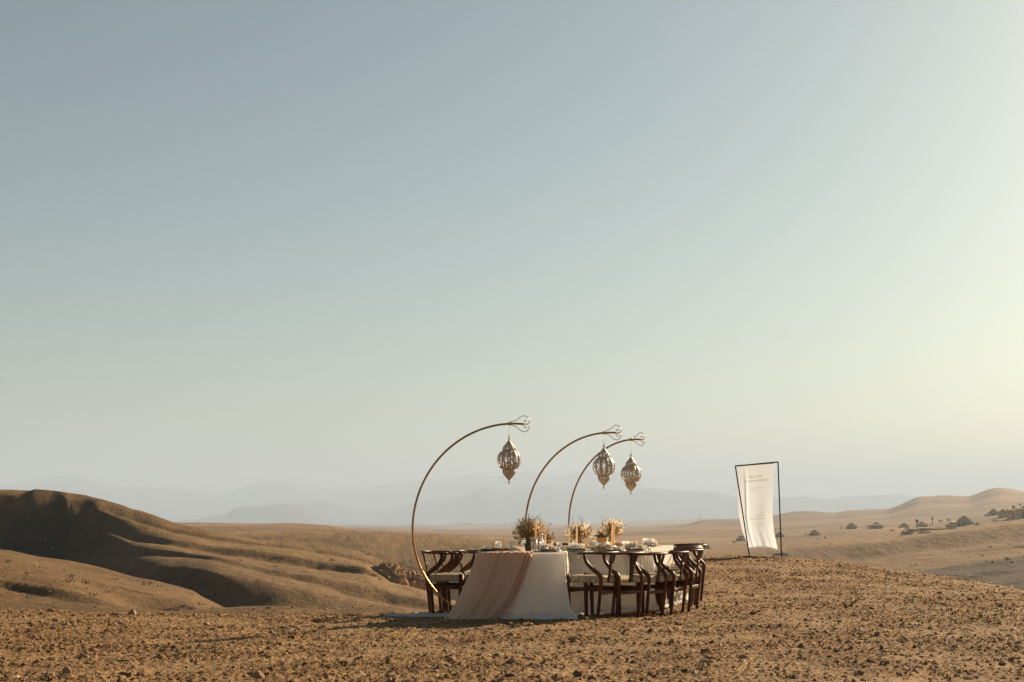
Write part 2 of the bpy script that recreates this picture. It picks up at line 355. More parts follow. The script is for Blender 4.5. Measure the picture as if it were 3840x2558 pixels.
# ---------------------------------------------------------------- terrain
# every row: ridge or valley line, (photo x, photo y, distance); the relief is interpolated between the rows
def yz(z, D): return HOR + (CAMZ - z) * F / D
def flat(z, D): return [(0, yz(z, D), D)]
ROWS = [
    flat(0.10, 1.0), flat(0.07, 6.0), flat(0.03, 10.5), flat(0.0, 14.0), flat(0.0, 16.0),
    [(-800, yz(-.01, 17.0), 17.0), (1500, yz(-.01, 16.9), 16.9), (1560, yz(-.02, 17.1), 17.1), (1640, yz(-.045, 17.8), 17.8), (1760, yz(-.06, 18.2), 18.2), (1900, yz(-.0, 19.0), 19.0), (2600, yz(0, 20), 20), (3840, yz(-.02, 20), 20)],
    # edge of the plateau
    [(-900, 2290, 17.6), (0, 2296, 17.6), (400, 2300, 17.6), (840, 2309, 17.6), (1200, 2312, 17.6), (1520, 2309, 17.6), (1600, 2303, 18.6), (1700, 2300, 19.6), (1780, 2290, 20.3),
     (1920, 2240, 21.5), (2118, 2180, 23.5), (2400, 2125, 26), (2560, 2106, 27.5), (2631, 2095, 28.5), (2700, 2091, 29), (2780, 2088, 29.3), (2900, 2089, 29.3), (3000, 2097, 29), (3107, 2107, 28.6),
     (3214, 2123, 28), (3303, 2136, 27.6), (3446, 2151, 27.2), (3571, 2169, 26.8), (3660, 2184, 26.4), (3750, 2200, 26), (3840, 2219, 25.5), (4200, 2290, 24), (4800, 2360, 22)],
    # falling away beyond it
    [(-900, 2420, 23), (1500, 2420, 23), (1800, 2400, 26), (2118, 2330, 30), (2560, 2240, 36), (2900, 2215, 39), (3300, 2260, 37), (3840, 2360, 35), (4800, 2480, 32)],
    [(-900, 2380, 44), (1500, 2380, 44), (2118, 2400, 46), (2600, 2310, 50), (3400, 2300, 52), (3700, 2260, 52), (3840, 2235, 52), (4300, 2200, 52)],
    # spur A (left) / near dark mound (right)
    [(-600, 2150, 62), (0, 2205, 62), (77, 2224, 60), (268, 2259, 56), (383, 2270, 54), (497, 2281, 53), (620, 2293, 52), (700, 2292, 51), (800, 2283, 50), (934, 2275, 50),
     (1068, 2275, 50), (1183, 2287, 50), (1270, 2289, 50), (1355, 2277, 50), (1480, 2275, 50), (1590, 2300, 50), (1720, 2335, 50), (2100, 2370, 54), (2700, 2290, 60), (3400, 2215, 62), (3600, 2196, 62), (3732, 2183, 62), (3780, 2172, 62), (3840, 2158, 62), (4200, 2090, 62)],
    [(-600, 2180, 67), (0, 2236, 67), (268, 2290, 63), (497, 2320, 60), (900, 2340, 60), (1500, 2340, 60), (2100, 2370, 64), (2900, 2330, 70), (3446, 2240, 70), (3840, 2200, 70), (4300, 2150, 70)],
    # spur B
    [(-600, 2060, 80), (0, 2117, 80), (111, 2130, 80), (191, 2149, 79), (283, 2180, 78), (314, 2198, 78), (409, 2241, 76), (459, 2270, 75), (560, 2302, 74), (800, 2335, 72), (1500, 2350, 72), (2400, 2330, 75), (3000, 2300, 80), (3446, 2215, 82), (3600, 2190, 82), (3840, 2150, 82), (4300, 2100, 82)],
    [(-600, 2120, 98), (0, 2160, 98), (283, 2225, 98), (420, 2282, 98), (520, 2293, 98), (700, 2291, 98), (870, 2293, 98), (1100, 2330, 95), (1600, 2340, 92), (2400, 2330, 92), (3000, 2290, 95), (3446, 2190, 97), (3840, 2140, 97), (4300, 2080, 97)],
    [(-600, 2070, 102), (0, 2092, 102), (300, 2162, 101), (420, 2198, 100.6), (560, 2226, 100.4), (700, 2254, 100.4), (800, 2284, 100.5), (900, 2300, 100), (1600, 2320, 97), (2400, 2310, 97), (3000, 2265, 101), (3446, 2170, 103), (3600, 2150, 103), (3840, 2120, 103), (4300, 2050, 103)],
    # spur C / rocky band on the right
    [(-600, 2035, 117), (0, 2063, 115), (46, 2069, 115), (153, 2098, 115), (249, 2113, 115), (383, 2138, 115), (497, 2168, 115), (574, 2180, 115), (670, 2205, 114), (727, 2219, 113), (750, 2235, 113),
     (840, 2272, 112), (865, 2283, 112), (1000, 2315, 110), (1600, 2315, 108), (2400, 2290, 108), (2900, 2240, 110), (3250, 2180, 112), (3464, 2151, 112), (3571, 2131, 112), (3700, 2110, 112), (3840, 2090, 112), (4300, 2020, 112)],
    [(-600, 2130, 150), (0, 2140, 150), (400, 2200, 150), (900, 2310, 140), (1600, 2320, 140), (2400, 2300, 140), (3000, 2210, 140), (3446, 2160, 140), (3840, 2110, 140), (4300, 2040, 140)],
    # big left hill: foot, three folds and the crest
    [(-600, 2110, 206), (0, 2110, 206), (200, 2125, 204), (330, 2160, 195), (500, 2190, 180), (700, 2230, 168), (900, 2290, 158), (1183, 2292, 156), (1300, 2290, 155), (1500, 2300, 156), (1700, 2320, 158), (2400, 2250, 165), (3000, 2170, 170), (3300, 2130, 172), (3840, 2085, 172), (4300, 2030, 172)],
    [(-600, 2055, 211), (0, 2058, 211), (200, 2070, 209), (330, 2108, 202), (500, 2122, 188), (700, 2128, 176), (800, 2142, 168), (1030, 2176, 166), (1183, 2212, 165), (1300, 2246, 164), (1451, 2272, 163), (1560, 2288, 163), (1700, 2300, 163), (2400, 2230, 170), (3000, 2160, 178), (3300, 2115, 180), (3840, 2070, 180), (4300, 2015, 180)],
    [(-600, 2000, 216), (0, 2000, 216), (200, 2018, 215), (330, 2085, 212), (500, 2080, 200), (700, 2090, 188), (800, 2100, 182), (1030, 2155, 178), (1183, 2193, 176), (1297, 2232, 174), (1451, 2263, 172), (1560, 2280, 170), (1700, 2295, 170), (2400, 2220, 176), (3000, 2150, 184), (3300, 2106, 188), (3840, 2055, 188), (4300, 2000, 188)],
    [(-600, 1950, 220), (0, 1955, 220), (200, 1970, 219), (300, 2010, 217), (500, 2050, 207), (631, 2056, 200), (840, 2100, 194), (991, 2126, 191), (1144, 2150, 190), (1259, 2166, 189), (1374, 2178, 188), (1505, 2216, 186), (1640, 2262, 182), (1800, 2290, 180), (2400, 2200, 182), (3000, 2140, 192), (3300, 2098, 194), (3840, 2046, 194), (4300, 1990, 194)],
    [(-600, 1920, 224), (0, 1920, 224), (200, 1932, 223), (300, 1965, 222), (500, 2022, 214), (631, 2040, 208), (840, 2084, 203), (991, 2106, 201), (1144, 2130, 200), (1259, 2144, 199), (1374, 2154, 198), (1438, 2177, 197), (1505, 2200, 195), (1583, 2218, 190), (1640, 2246, 186), (1800, 2280, 184), (2400, 2190, 190), (3000, 2135, 197), (3232, 2119, 200), (3428, 2083, 200), (3607, 2066, 200), (3840, 2037, 200), (4300, 1980, 200)],
    [(-600, 1885, 228), (0, 1885, 228), (200, 1895, 227), (300, 1920, 226), (500, 1985, 221), (631, 2012, 216), (800, 2042, 213), (1030, 2070, 211), (1259, 2104, 210), (1350, 2125, 209), (1420, 2185, 206), (1505, 2230, 203), (1600, 2262, 200), (1800, 2290, 200), (2400, 2200, 210), (3000, 2150, 225), (3428, 2110, 230), (3840, 2060, 230), (4300, 2000, 230)],
    [(-600, 1866, 231), (0, 1860, 231), (200, 1870, 231), (300, 1886, 230), (500, 1950, 226), (631, 1990, 223), (800, 2028, 220), (953, 2044, 219), (1100, 2062, 218), (1259, 2090, 217), (1374, 2114, 216), (1430, 2150, 213), (1505, 2225, 210), (1600, 2260, 210), (1800, 2290, 212), (2400, 2190, 230), (3000, 2140, 250), (3428, 2105, 260), (3840, 2055, 260), (4300, 1990, 260)],
    [(-600, 1845, 238), (0, 1836, 236), (115, 1836, 236), (230, 1843, 236), (306, 1851, 236), (383, 1869, 236), (421, 1882, 236), (497, 1905, 235), (574, 1926, 234), (674, 1960, 234), (727, 1972, 233), (840, 1999, 232), (953, 2020, 230),
     (1106, 2031, 228), (1259, 2049, 227), (1336, 2064, 226), (1374, 2078, 225), (1431, 2099, 222), (1458, 2120, 218), (1490, 2190, 216), (1520, 2240, 216), (1700, 2280, 220), (2400, 2180, 250), (3000, 2130, 280), (3428, 2090, 290), (3840, 2045, 290), (4300, 1985, 290)],
    # valley, then the middle ridge G2 / ridge in front of the village
    [(-600, 2200, 300), (0, 2200, 300), (900, 2250, 335), (1200, 2330, 350), (1600, 2345, 352), (1800, 2330, 352), (2200, 2220, 352), (2600, 2130, 350), (2900, 2118, 392), (3232, 2104, 398), (3428, 2076, 398), (3840, 2028, 398), (4300, 1970, 398)],
    [(-600, 2050, 386), (0, 2050, 386), (900, 2090, 386), (1374, 2080, 386), (1500, 2098, 386), (1640, 2110, 386), (1900, 2110, 386), (2200, 2095, 386), (2560, 2105, 386), (2787, 2092, 404), (3000, 2076, 409), (3178, 2066, 410), (3428, 2045, 410), (3714, 2006, 410), (3840, 1991, 410), (4300, 1940, 410)],
    [(-600, 2010, 420), (0, 2010, 420), (600, 2010, 420), (800, 2003, 420), (869, 2002, 420), (1068, 2001, 420), (1221, 1999, 420), (1374, 1997, 420), (1527, 2001, 420), (1622, 2005, 420), (1794, 2015, 420), (1950, 2030, 420), (2200, 2050, 420), (2500, 2078, 420), (2700, 2078, 420), (2806, 2070, 420), (3000, 2051, 420), (3178, 2041, 420), (3357, 2023, 420), (3535, 2001, 420), (3714, 1980, 420), (3840, 1962, 420), (4300, 1920, 420)],
    [(-600, 2030, 500), (0, 2030, 500), (1000, 2030, 500), (1500, 2040, 500), (2000, 2056, 500), (2400, 2062, 500), (2700, 2062, 500), (3000, 2044, 500), (3178, 2035, 500), (3357, 2019, 490), (3535, 1999, 490), (3714, 1978, 490), (3840, 1960, 490), (4300, 1915, 490)],
    [(-600, 1975, 590), (0, 1975, 590), (600, 1975, 590), (1000, 1985, 590), (1183, 1992, 590), (1343, 2010, 590), (1600, 2030, 590), (2000, 2044, 590), (2400, 2042, 590), (2700, 2042, 590), (2850, 2032, 590), (3000, 2021, 590), (3178, 2008, 590), (3357, 2000, 590), (3535, 1992, 590), (3714, 1966, 590), (3840, 1948, 590), (4300, 1890, 590)],
    [(-600, 1962, 640), (0, 1955, 640), (400, 1955, 640), (674, 1961, 640), (840, 1961, 640), (942, 1966, 640), (1068, 1965, 640), (1183, 1969, 640), (1259, 1976, 640), (1343, 1993, 640), (1500, 2016, 640), (1900, 2032, 640), (2300, 2028, 640), (2600, 2030, 640), (2750, 2030, 640), (2850, 2020, 640), (3000, 2007, 640), (3150, 1992, 640), (3300, 1987, 640), (3400, 1982, 640), (3500, 1980, 640), (3600, 1974, 640), (3714, 1948, 640), (3840, 1932, 640), (4300, 1880, 640)],
    [(-600, 1990, 800), (0, 1990, 800), (1000, 1990, 800), (1343, 1996, 800), (1500, 2004, 800), (1900, 2016, 800), (2200, 2016, 800), (2600, 2010, 800), (2850, 2003, 800), (3000, 1994, 800), (3150, 1980, 800), (3300, 1975, 800), (3400, 1970, 800), (3500, 1966, 800), (3600, 1958, 800), (3714, 1934, 800), (3840, 1922, 800), (4300, 1870, 800)],
    [(-600, 1985, 1050), (1000, 1985, 1050), (1343, 1992, 1050), (1500, 1998, 1050), (1700, 2003, 1050), (1900, 2004, 1050), (2200, 2000, 1050), (2400, 1994, 1050), (2600, 1984, 1050), (2775, 1972, 1050), (2932, 1965, 1050), (3100, 1960, 1050), (3300, 1955, 1050), (3428, 1940, 1050), (3600, 1925, 1050), (3749, 1900, 1050), (3840, 1895, 1050), (4300, 1850, 1050)],
    [(-600, 1980, 1300), (1000, 1980, 1300), (1343, 1986, 1300), (1500, 1990, 1300), (1800, 1995, 1300), (2100, 1990, 1300), (2300, 1984, 1300), (2400, 1985, 1300), (2478, 1980, 1300), (2582, 1968, 1300), (2631, 1955, 1300), (2680, 1950, 1300), (2775, 1947, 1300), (2900, 1932, 1300), (2932, 1926, 1300), (2973, 1920, 1300), (3032, 1917, 1300), (3080, 1918, 1300), (3125, 1921, 1300), (3178, 1914, 1300), (3232, 1911, 1300), (3328, 1909, 1300),
     (3368, 1893, 1300), (3428, 1866, 1300), (3450, 1859, 1300), (3482, 1860, 1300), (3528, 1856, 1300), (3578, 1860, 1300), (3614, 1865, 1300), (3642, 1865, 1300), (3678, 1850, 1300), (3714, 1837, 1300), (3749, 1831, 1300), (3785, 1835, 1300), (3840, 1847, 1300), (4300, 1870, 1300)],
    [(-600, 1980, 1800), (1400, 1980, 1800), (1700, 1988, 1800), (2100, 1984, 1800), (2500, 1975, 1800), (2700, 1965, 1800), (3000, 1955, 1800), (4300, 1940, 1800)],
    [(-600, 1975, 2600), (1343, 1974, 2600), (1500, 1977, 2600), (1600, 1975, 2600), (1750, 1979, 2600), (2100, 1976, 2600), (2400, 1966, 2600), (2700, 1957, 2600), (3000, 1950, 2600), (4300, 1940, 2600)],
    [(-600, 1975, 3200), (1000, 1975, 3200), (1259, 1973, 3200), (1332, 1970, 3200), (1500, 1973, 3200), (1671, 1971, 3200), (1708, 1963, 3200), (1766, 1962, 3200), (1831, 1967, 3200), (1913, 1964, 3200), (2039, 1966, 3200), (2127, 1969, 3200), (2221, 1964, 3200),
     (2334, 1957, 3200), (2432, 1953, 3200), (2539, 1949, 3200), (2625, 1946, 3200), (2775, 1945, 3200), (3000, 1940, 3200), (4300, 1935, 3200)],
    [(-600, 1985, 4200), (4300, 1975, 4200)],
    # three ranges of mountains
    [(-600, 1965, 5200), (0, 1960, 5200), (600, 1960, 5200), (800, 1939, 5200), (857, 1924, 5200), (884, 1909, 5200), (934, 1903, 5200), (961, 1903, 5200), (1030, 1890, 5200), (1091, 1888, 5200), (1125, 1896, 5200), (1164, 1915, 5200), (1221, 1945, 5200), (1350, 1962, 5200), (2600, 1962, 5200), (4300, 1960, 5200)],
    [(-600, 1965, 5700), (4300, 1960, 5700)],
    [(-600, 1960, 6400), (700, 1960, 6400), (1000, 1900, 6400), (1114, 1891, 6400), (1221, 1874, 6400), (1259, 1884, 6400), (1317, 1900, 6400), (1374, 1915, 6400), (1412, 1919, 6400), (1470, 1905, 6400), (1508, 1900, 6400), (1546, 1887, 6400), (1604, 1873, 6400), (1671, 1867, 6400), (1745, 1860, 6400),
     (1775, 1842, 6400), (1800, 1831, 6400), (1846, 1823, 6400), (1883, 1831, 6400), (1910, 1839, 6400), (1953, 1831, 6400), (2020, 1826, 6400), (2063, 1816, 6400), (2097, 1829, 6400), (2121, 1838, 6400), (2179, 1846, 6400), (2241, 1852, 6400), (2287, 1845, 6400), (2321, 1851, 6400), (2367, 1843, 6400), (2413, 1836, 6400), (2496, 1834, 6400), (2610, 1843, 6400), (2698, 1849, 6400), (2724, 1857, 6400),
     (2765, 1862, 6400), (2918, 1871, 6400), (2962, 1867, 6400), (3029, 1865, 6400), (3068, 1871, 6400), (3121, 1872, 6400), (3143, 1867, 6400), (3178, 1860, 6400), (3232, 1861, 6400), (3278, 1857, 6400), (3360, 1856, 6400), (3428, 1863, 6400), (3700, 1880, 6400), (4300, 1900, 6400)],
    [(-600, 1960, 7200), (4300, 1955, 7200)],
    [(-900, 1850, 8200), (-300, 1840, 8200), (0, 1824, 8200), (134, 1807, 8200), (214, 1788, 8200), (268, 1783, 8200), (283, 1778, 8200), (306, 1787, 8200), (390, 1815, 8200), (497, 1833, 8200), (555, 1827, 8200), (650, 1833, 8200), (727, 1838, 8200), (823, 1859, 8200), (876, 1843, 8200), (934, 1818, 8200), (995, 1799, 8200), (1037, 1811, 8200), (1106, 1809, 8200),
     (1156, 1821, 8200), (1194, 1822, 8200), (1236, 1836, 8200), (1267, 1833, 8200), (1317, 1834, 8200), (1374, 1825, 8200), (1450, 1813, 8200), (1565, 1803, 8200), (1640, 1797, 8200), (1696, 1794, 8200), (1775, 1778, 8200), (1806, 1783, 8200), (1861, 1790, 8200), (1892, 1780, 8200), (1959, 1771, 8200), (2002, 1762, 8200), (2033, 1771, 8200), (2066, 1787, 8200), (2112, 1783, 8200), (2149, 1773, 8200),
     (2220, 1766, 8200), (2310, 1769, 8200), (2355, 1783, 8200), (2401, 1808, 8200), (2436, 1832, 8200), (2600, 1860, 8200), (4300, 1890, 8200)],
    [(-900, 1960, 9400), (4300, 1960, 9400)],
]
_DA = np.log([1, 450, 590, 640, 800, 1050, 1300, 1800, 2600, 3200, 4200, 5200, 5700, 6400, 7200, 8200, 9400])
_DB = np.log([1, 450, 800, 900, 1250, 1800, 2500, 4000, 6200, 7600, 9500, 11500, 12800, 14800, 16500, 20000, 23000])
def stretch(D): return np.exp(np.interp(np.log(D), _DA, _DB))       # true distance of the far rows
def row_eval(px):
    px = np.asarray(px, dtype=np.float64); Ys = []; Ds = []; D0 = []
    k = np.linspace(-1, 1, 7); w = np.exp(-2 * k * k); w /= w.sum()
    for r in ROWS:
        a = np.array(r, dtype=np.float64); d0 = float(np.interp(0, a[:, 0], a[:, 2]))
        if d0 in (220.0, 228.0): continue                          # replaced by the folds below
        w_ = 22 if d0 < 300 else 60 if d0 < 1200 else 20
        y = sum(wi * np.interp(px + ki * w_, a[:, 0], a[:, 1]) for wi, ki in zip(w, k))
        d = sum(wi * np.interp(px + ki * 60, a[:, 0], a[:, 2]) for wi, ki in zip(w, k))
        if 203 < d0 < 237: d = d + (236 - d) * 0.62 * (1 - sstep(170, 640, px)) # steeper face of the big hill on the left
        Ys.append(y); Ds.append(d); D0.append(d0)
    # folds: behind a crest the ground dips, climbs steeply (the shaded flank), then eases up to the next crest
    for near, far, frac, tan, dipm in ((62., 80., .5, .30, .0), (80., 115., .40, .30, .0), (115., 206., 0, 0, 0), (216., 224., .62, .38, .0), (224., 231., .60, .36, .0), (231., 236., .56, .33, .0),
                                       (420., 640., .5, .30, .3), (900., 1050., 0, 0, 0)):
        if not tan or near not in D0: continue
        n_ = D0.index(near); f_ = D0.index(far)
        yc, dc, yf, df = Ys[n_], Ds[n_], Ys[f_], Ds[f_]
        gap = np.maximum(df - dc, 1.0); fr = np.clip(frac + .35 * pn(px / 700.0, near * .37, 17), 0.08, .8)
        if 210 < near < 300: fr = .30 + (fr - .30) * sstep(300, 800, px)
        dt = dc + .12 * gap; dy = np.maximum(yc - yf, 3.0)
        wd = np.minimum(fr * dy / F * dc / tan * (1 + .5 * pn(px / 600.0, near * .11, 19)), .55 * gap)
        yt = yc + dipm * F / dc * .6; ysh = yc - fr * dy
        for y_, d_ in ((yt, dt), (ysh, dt + np.maximum(wd, .12 * gap))):
            Ys.append(y_); Ds.append(d_); D0.append(near + .001 * len(D0))
    order = sorted(range(len(Ys)), key=lambda q: D0[q]); Ys = [Ys[q] for q in order]; Ds = [Ds[q] for q in order]
    Y = np.array(Ys); D = stretch(np.array(Ds))
    for i in range(1, len(D)): D[i] = np.maximum(D[i], D[i - 1] * 1.0015)
    Z = CAMZ - (Y - HOR) / F * D
    return D, Z                                         # (rows, n)
def pchip(D, Z, q):
    """one column: D,Z (rows,), q distances"""
    h = np.diff(D); dl = np.diff(Z) / h
    m = np.zeros(len(D)); m[0] = dl[0]; m[-1] = dl[-1]
    w1 = 2 * h[1:] + h[:-1]; w2 = h[1:] + 2 * h[:-1]
    ok = dl[:-1] * dl[1:] > 0
    with np.errstate(divide='ignore', invalid='ignore'):
        mm = (w1 + w2) / (w1 / dl[:-1] + w2 / dl[1:])
    m[1:-1] = np.where(ok, mm, 0)
    i = np.clip(np.searchsorted(D, q) - 1, 0, len(D) - 2)
    t = np.clip((q - D[i]) / h[i], 0, 1)
    return ((1 + 2 * t) * (1 - t) ** 2 * Z[i] + t * (1 - t) ** 2 * h[i] * m[i] + t * t * (3 - 2 * t) * Z[i + 1] + t * t * (t - 1) * h[i] * m[i + 1])

PXLO, PXHI = -900.0, 4700.0
def columns(step_in, side):
    a = np.arange(-160, 4000 + 1, step_in)
    az = np.arctan((a - CX) / F)
    out = np.concatenate([np.linspace(az[0], -math.pi, side + 1)[1:][::-1], az, np.linspace(az[-1], math.pi, side + 1)[1:]])
    return out
def colpx(az):
    return np.clip(CX + F * np.tan(np.clip(az, -1.2, 1.2)), PXLO, PXHI)
def base_field(az, R):
    """heights on the polar grid without noise; az (n,), R (m,)"""
    px = colpx(az); D, Z = row_eval(px)
    ca = np.cos(np.arctan((px - CX) / F))
    H = np.empty((len(R), len(az)))
    for j in range(len(az)):
        H[:, j] = pchip(D[:, j], Z[:, j], R * ca[j])
    return H, px
def undul(X, Y):
    """gentle undulation of the plateau, with the slight hollow under the right-hand chairs"""
    R = np.sqrt(X * X + Y * Y)
    w = 1 - sstep(26, 40, R)
    hollow = -0.045 * np.exp(-(((X - 1.75) / 0.9) ** 2 + ((Y - 17.3) / 0.9) ** 2))
    flatz = np.exp(-(((X - 0.6) / 2.4) ** 4 + ((Y - 17.8) / 2.4) ** 4))
    return w * (hollow + 0.030 * fbm(X * 0.45, Y * 0.45, 3, 11) * (1 - 0.85 * flatz))
def farnoise(X, Y, R):
    w = sstep(38, 110, R)
    n = 0.42 * fbm(X / 34, Y / 34, 3, 21) + 0.16 * fbm(X / 9, Y / 9, 3, 31)
    big = sstep(600, 1200, R) * (1 - sstep(9000, 10000, R)) * R * (.0012 * fbm(X / 150, Y / 150, 3, 41) + .0012 * fbm(X / 420, Y / 420, 3, 43))
    wr = sstep(240, 420, R) * (1 - sstep(5000, 8000, R)) * np.where(R < 1500, .0017, .0011) * R * fbm(X / (90 + R * .12), Y / (22 + R * .035), 3, 45)
    mt = sstep(9800, 11500, R) * (20.0 * fbm(X / 800, Y / 800, 5, 51) + 9.0 * fbm(X / 220, Y / 220, 3, 61))
    gul = sstep(120, 200, R) * (1 - sstep(600, 900, R)) * -0.14 * np.maximum(0, 1 - np.abs(fbm(X / 22 + 0.35 * Y / 22, Y / 70, 3, 71)) * 7)
    return w * n + big + mt + gul + wr
def rough(X, Y):
    return (.42 + .58 * sstep(-0.42, 0.22, fbm(X * 0.55, Y * 0.9, 4, 91))) * (0.75 + 0.5 * np.clip(fbm(X * 1.7, Y * 2.3, 2, 93) + .5, 0, 1))
def clods(X, Y):
    R = np.sqrt(X * X + Y * Y)
    w = 1 - sstep(30, 42, R)
    patch = 0.16 + 1.0 * rough(X, Y)
    h = 0
    for sc, am, sd_, th in ((7.0, 0.030, 101, .91), (13.5, 0.023, 111, .62), (24.0, 0.017, 121, .35)):
        d, v = cells(X * sc, Y * sc, sd_)
        h = h + am * np.clip(1 - d * (1.7 + v), 0, 1) ** .8 * np.where(v > th, v, 0.08)
    h = h + 0.016 * fbm(X * 9, Y * 9, 4, 131)
    return w * patch * h
def gz(X, Y):
    """ground height at a point (clods left out)"""
    X = float(X); Y = float(Y); R = math.hypot(X, Y); az = math.atan2(X, Y)
    H, _ = base_field(np.array([az]), np.array([R]))
    z = float(H[0, 0]) + float(undul(np.array(X), np.array(Y)))
    if R > 36: z += float(farnoise(np.array(X), np.array(Y), np.array(R)))
    return z
def hit(px, py, dmin, dmax=1400):
    """first point of the relief seen at a photo pixel beyond dmin"""
    az = math.atan((px - CX) / F); R = np.geomspace(dmin, dmax, 700) / math.cos(az)
    H, _ = base_field(np.array([az]), R); X = R * math.sin(az); Y = R * math.cos(az)
    Z = H[:, 0] + undul(X, Y) + np.where(R > 36, farnoise(X, Y, R), 0)
    yy = HOR + (CAMZ - Z) / Y * F
    k = int(np.argmax(yy <= py)) if np.any(yy <= py) else len(R) - 1
    return Vector((X[k], Y[k], Z[k]))

def sheet(name, az, R, material, clod=False, full=True):
    H, px = base_field(az, R)
    A, RR = np.meshgrid(az, R); X = RR * np.sin(A); Y = RR * np.cos(A)
    Z = H + undul(X, Y) + farnoise(X, Y, RR)
    if clod: Z = Z + clods(X, Y)
    n, m = len(az), len(R)
    V = np.stack([X, Y, Z], -1).reshape(-1, 3)
    i = np.arange(m - 1)[:, None] * n; j = np.arange(n - 1)[None, :]
    q = np.stack([i + j, i + j + 1, i + n + j + 1, i + n + j], -1).reshape(-1, 4)[:, ::-1]
    P = np.broadcast_to(px, (m, n)); Dd = Y
    st = ((1 - sstep(230, 330, P + 35 * fbm(X / 14, Y / 14, 3, 5))) * sstep(198, 206, RR) * (1 - sstep(238, 250, RR)) * 0.9  # left hill face: its shade painted into the colour, among real stones
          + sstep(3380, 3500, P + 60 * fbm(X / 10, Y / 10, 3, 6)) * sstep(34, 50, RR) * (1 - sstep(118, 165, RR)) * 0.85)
    return np_mesh(name, V, q, material, attr={'stony_shade': np.clip(st, 0, 1), 'mountain': sstep(9500, 10500, RR), 'bare': 1 - np.clip(rough(X, Y), 0, 1)})

az_g = columns(6, 50)
Rg = np.concatenate([np.array([0.4, 1.5, 3, 5, 7, 8.5]), np.arange(9.3, 30.5, 0.031), np.linspace(31.2, 42, 26)])
ground = sheet('ground', az_g, Rg, M_GROUND, clod=True); tag(ground, kind='structure')
az_h = columns(5, 90)
Rh = np.concatenate([np.linspace(40.5, 240, 270), np.geomspace(241, 9600, 230), np.geomspace(9700, 24500, 80)])
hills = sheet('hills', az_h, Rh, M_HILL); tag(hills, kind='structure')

# loose stones and clods lying on the plateau (nobody could count them)
def scatter_gravel():
    n = 62000
    u = RNG.random(n); R = 9.4 + (29 - 9.4) * u ** 0.85; az = np.arctan((RNG.random(n) * 4200 - 180 - CX) / F)
    X = R * np.sin(az); Y = R * np.cos(az)
    dens = rough(X, Y); keep = RNG.random(n) < np.clip(0.12 + dens * .85, 0.1, 1)
    X, Y = X[keep], Y[keep]; n = len(X); R = np.sqrt(X * X + Y * Y); az = np.arctan2(X, Y)
    azs = np.linspace(-0.45, 0.45, 240); Rs = np.arange(9, 30.5, 0.1); H, _ = base_field(azs, Rs)
    fi = (az + 0.45) / 0.9 * 239; fj = (R - 9) / 0.1; i0 = fi.astype(int); j0 = np.clip(fj.astype(int), 0, len(Rs) - 2)
    a = fi - i0; b = fj - j0
    Z = (H[j0, i0] * (1 - a) + H[j0, i0 + 1] * a) * (1 - b) + (H[j0 + 1, i0] * (1 - a) + H[j0 + 1, i0 + 1] * a) * b
    Z = Z + undul(X, Y) + clods(X, Y)
    r = 0.005 + 0.014 * RNG.random(n) ** 3 + 0.016 * (RNG.random(n) > 0.992)
    t = (1 + 5 ** 0.5) / 2
    ico = np.array([(1, 0, 0), (0, 1, 0), (-1, 0, 0), (0, -1, 0), (.3, .2, 1), (0, 0, -1)], dtype=float)
    fc = np.array([(0, 1, 4), (1, 2, 4), (2, 3, 4), (3, 0, 4), (1, 0, 5), (2, 1, 5), (3, 2, 5), (0, 3, 5)])
    sc = np.stack([0.8 + 0.9 * RNG.random(n), 0.8 + 0.6 * RNG.random(n), 0.45 + 0.6 * RNG.random(n)], -1)
    P = ico[None] * (1 + 0.9 * (RNG.random((n, 6, 1)) - 0.5)) * sc[:, None] + 0.25 * (RNG.random((n, 6, 3)) - 0.5)
    an = RNG.random(n) * 6.283; c, s = np.cos(an)[:, None], np.sin(an)[:, None]
    Q = np.stack([P[..., 0] * c - P[..., 1] * s, P[..., 0] * s + P[..., 1] * c, P[..., 2]], -1) * r[:, None, None]
    Q = Q + np.stack([X, Y, Z + r * 0.25], -1)[:, None]
    Fq = (fc[None] + (np.arange(n) * 6)[:, None, None]).reshape(-1, 3)
    o = np_mesh('gravel', Q.reshape(-1, 3), Fq, M_GRAVEL, smooth=False); tag(o, kind='stuff')
scatter_gravel()

# low scrub and stones strewn over the hills
def strewn(name, n, m_, smin, smax, leafy, dlo, dhi, seed):
    rr = random.Random(seed); mb = MB()
    for k in range(n):
        az = math.atan((rr.uniform(-100, 3940) - CX) / F); Rr = math.exp(rr.uniform(math.log(dlo), math.log(dhi)))
        X, Y = Rr * math.sin(az), Rr * math.cos(az)
        if float(pn(np.array(X / 30), np.array(Y / 60), seed)) < -.12: continue
        z = gz(X, Y); sz = rr.uniform(smin, smax) * (1 + Rr / 900)
        if leafy:
            for q in range(9):
                c = Vector((X + rr.uniform(-1, 1) * sz, Y + rr.uniform(-1, 1) * sz * .6, z + rr.random() * sz * .35)); d = Vector((rr.gauss(0, 1), rr.gauss(0, 1), abs(rr.gauss(0, .8)))).normalized()
                mb.blade(c, c + d * sz * .7, sz * .22, d.orthogonal().normalized(), n=1)
        else: mb.ball((X, Y, z + sz * .15), sz, (1, 1, .6), .3, 5, 3)
    o = mb.build(name, m_, smooth=False); tag(o, kind='stuff')
strewn('scrub', 900, M_BUSH, .10, .34, True, 60, 1400, 5)
strewn('hill_stones', 900, M_CLIFF, .025, .09, False, 50, 420, 6)

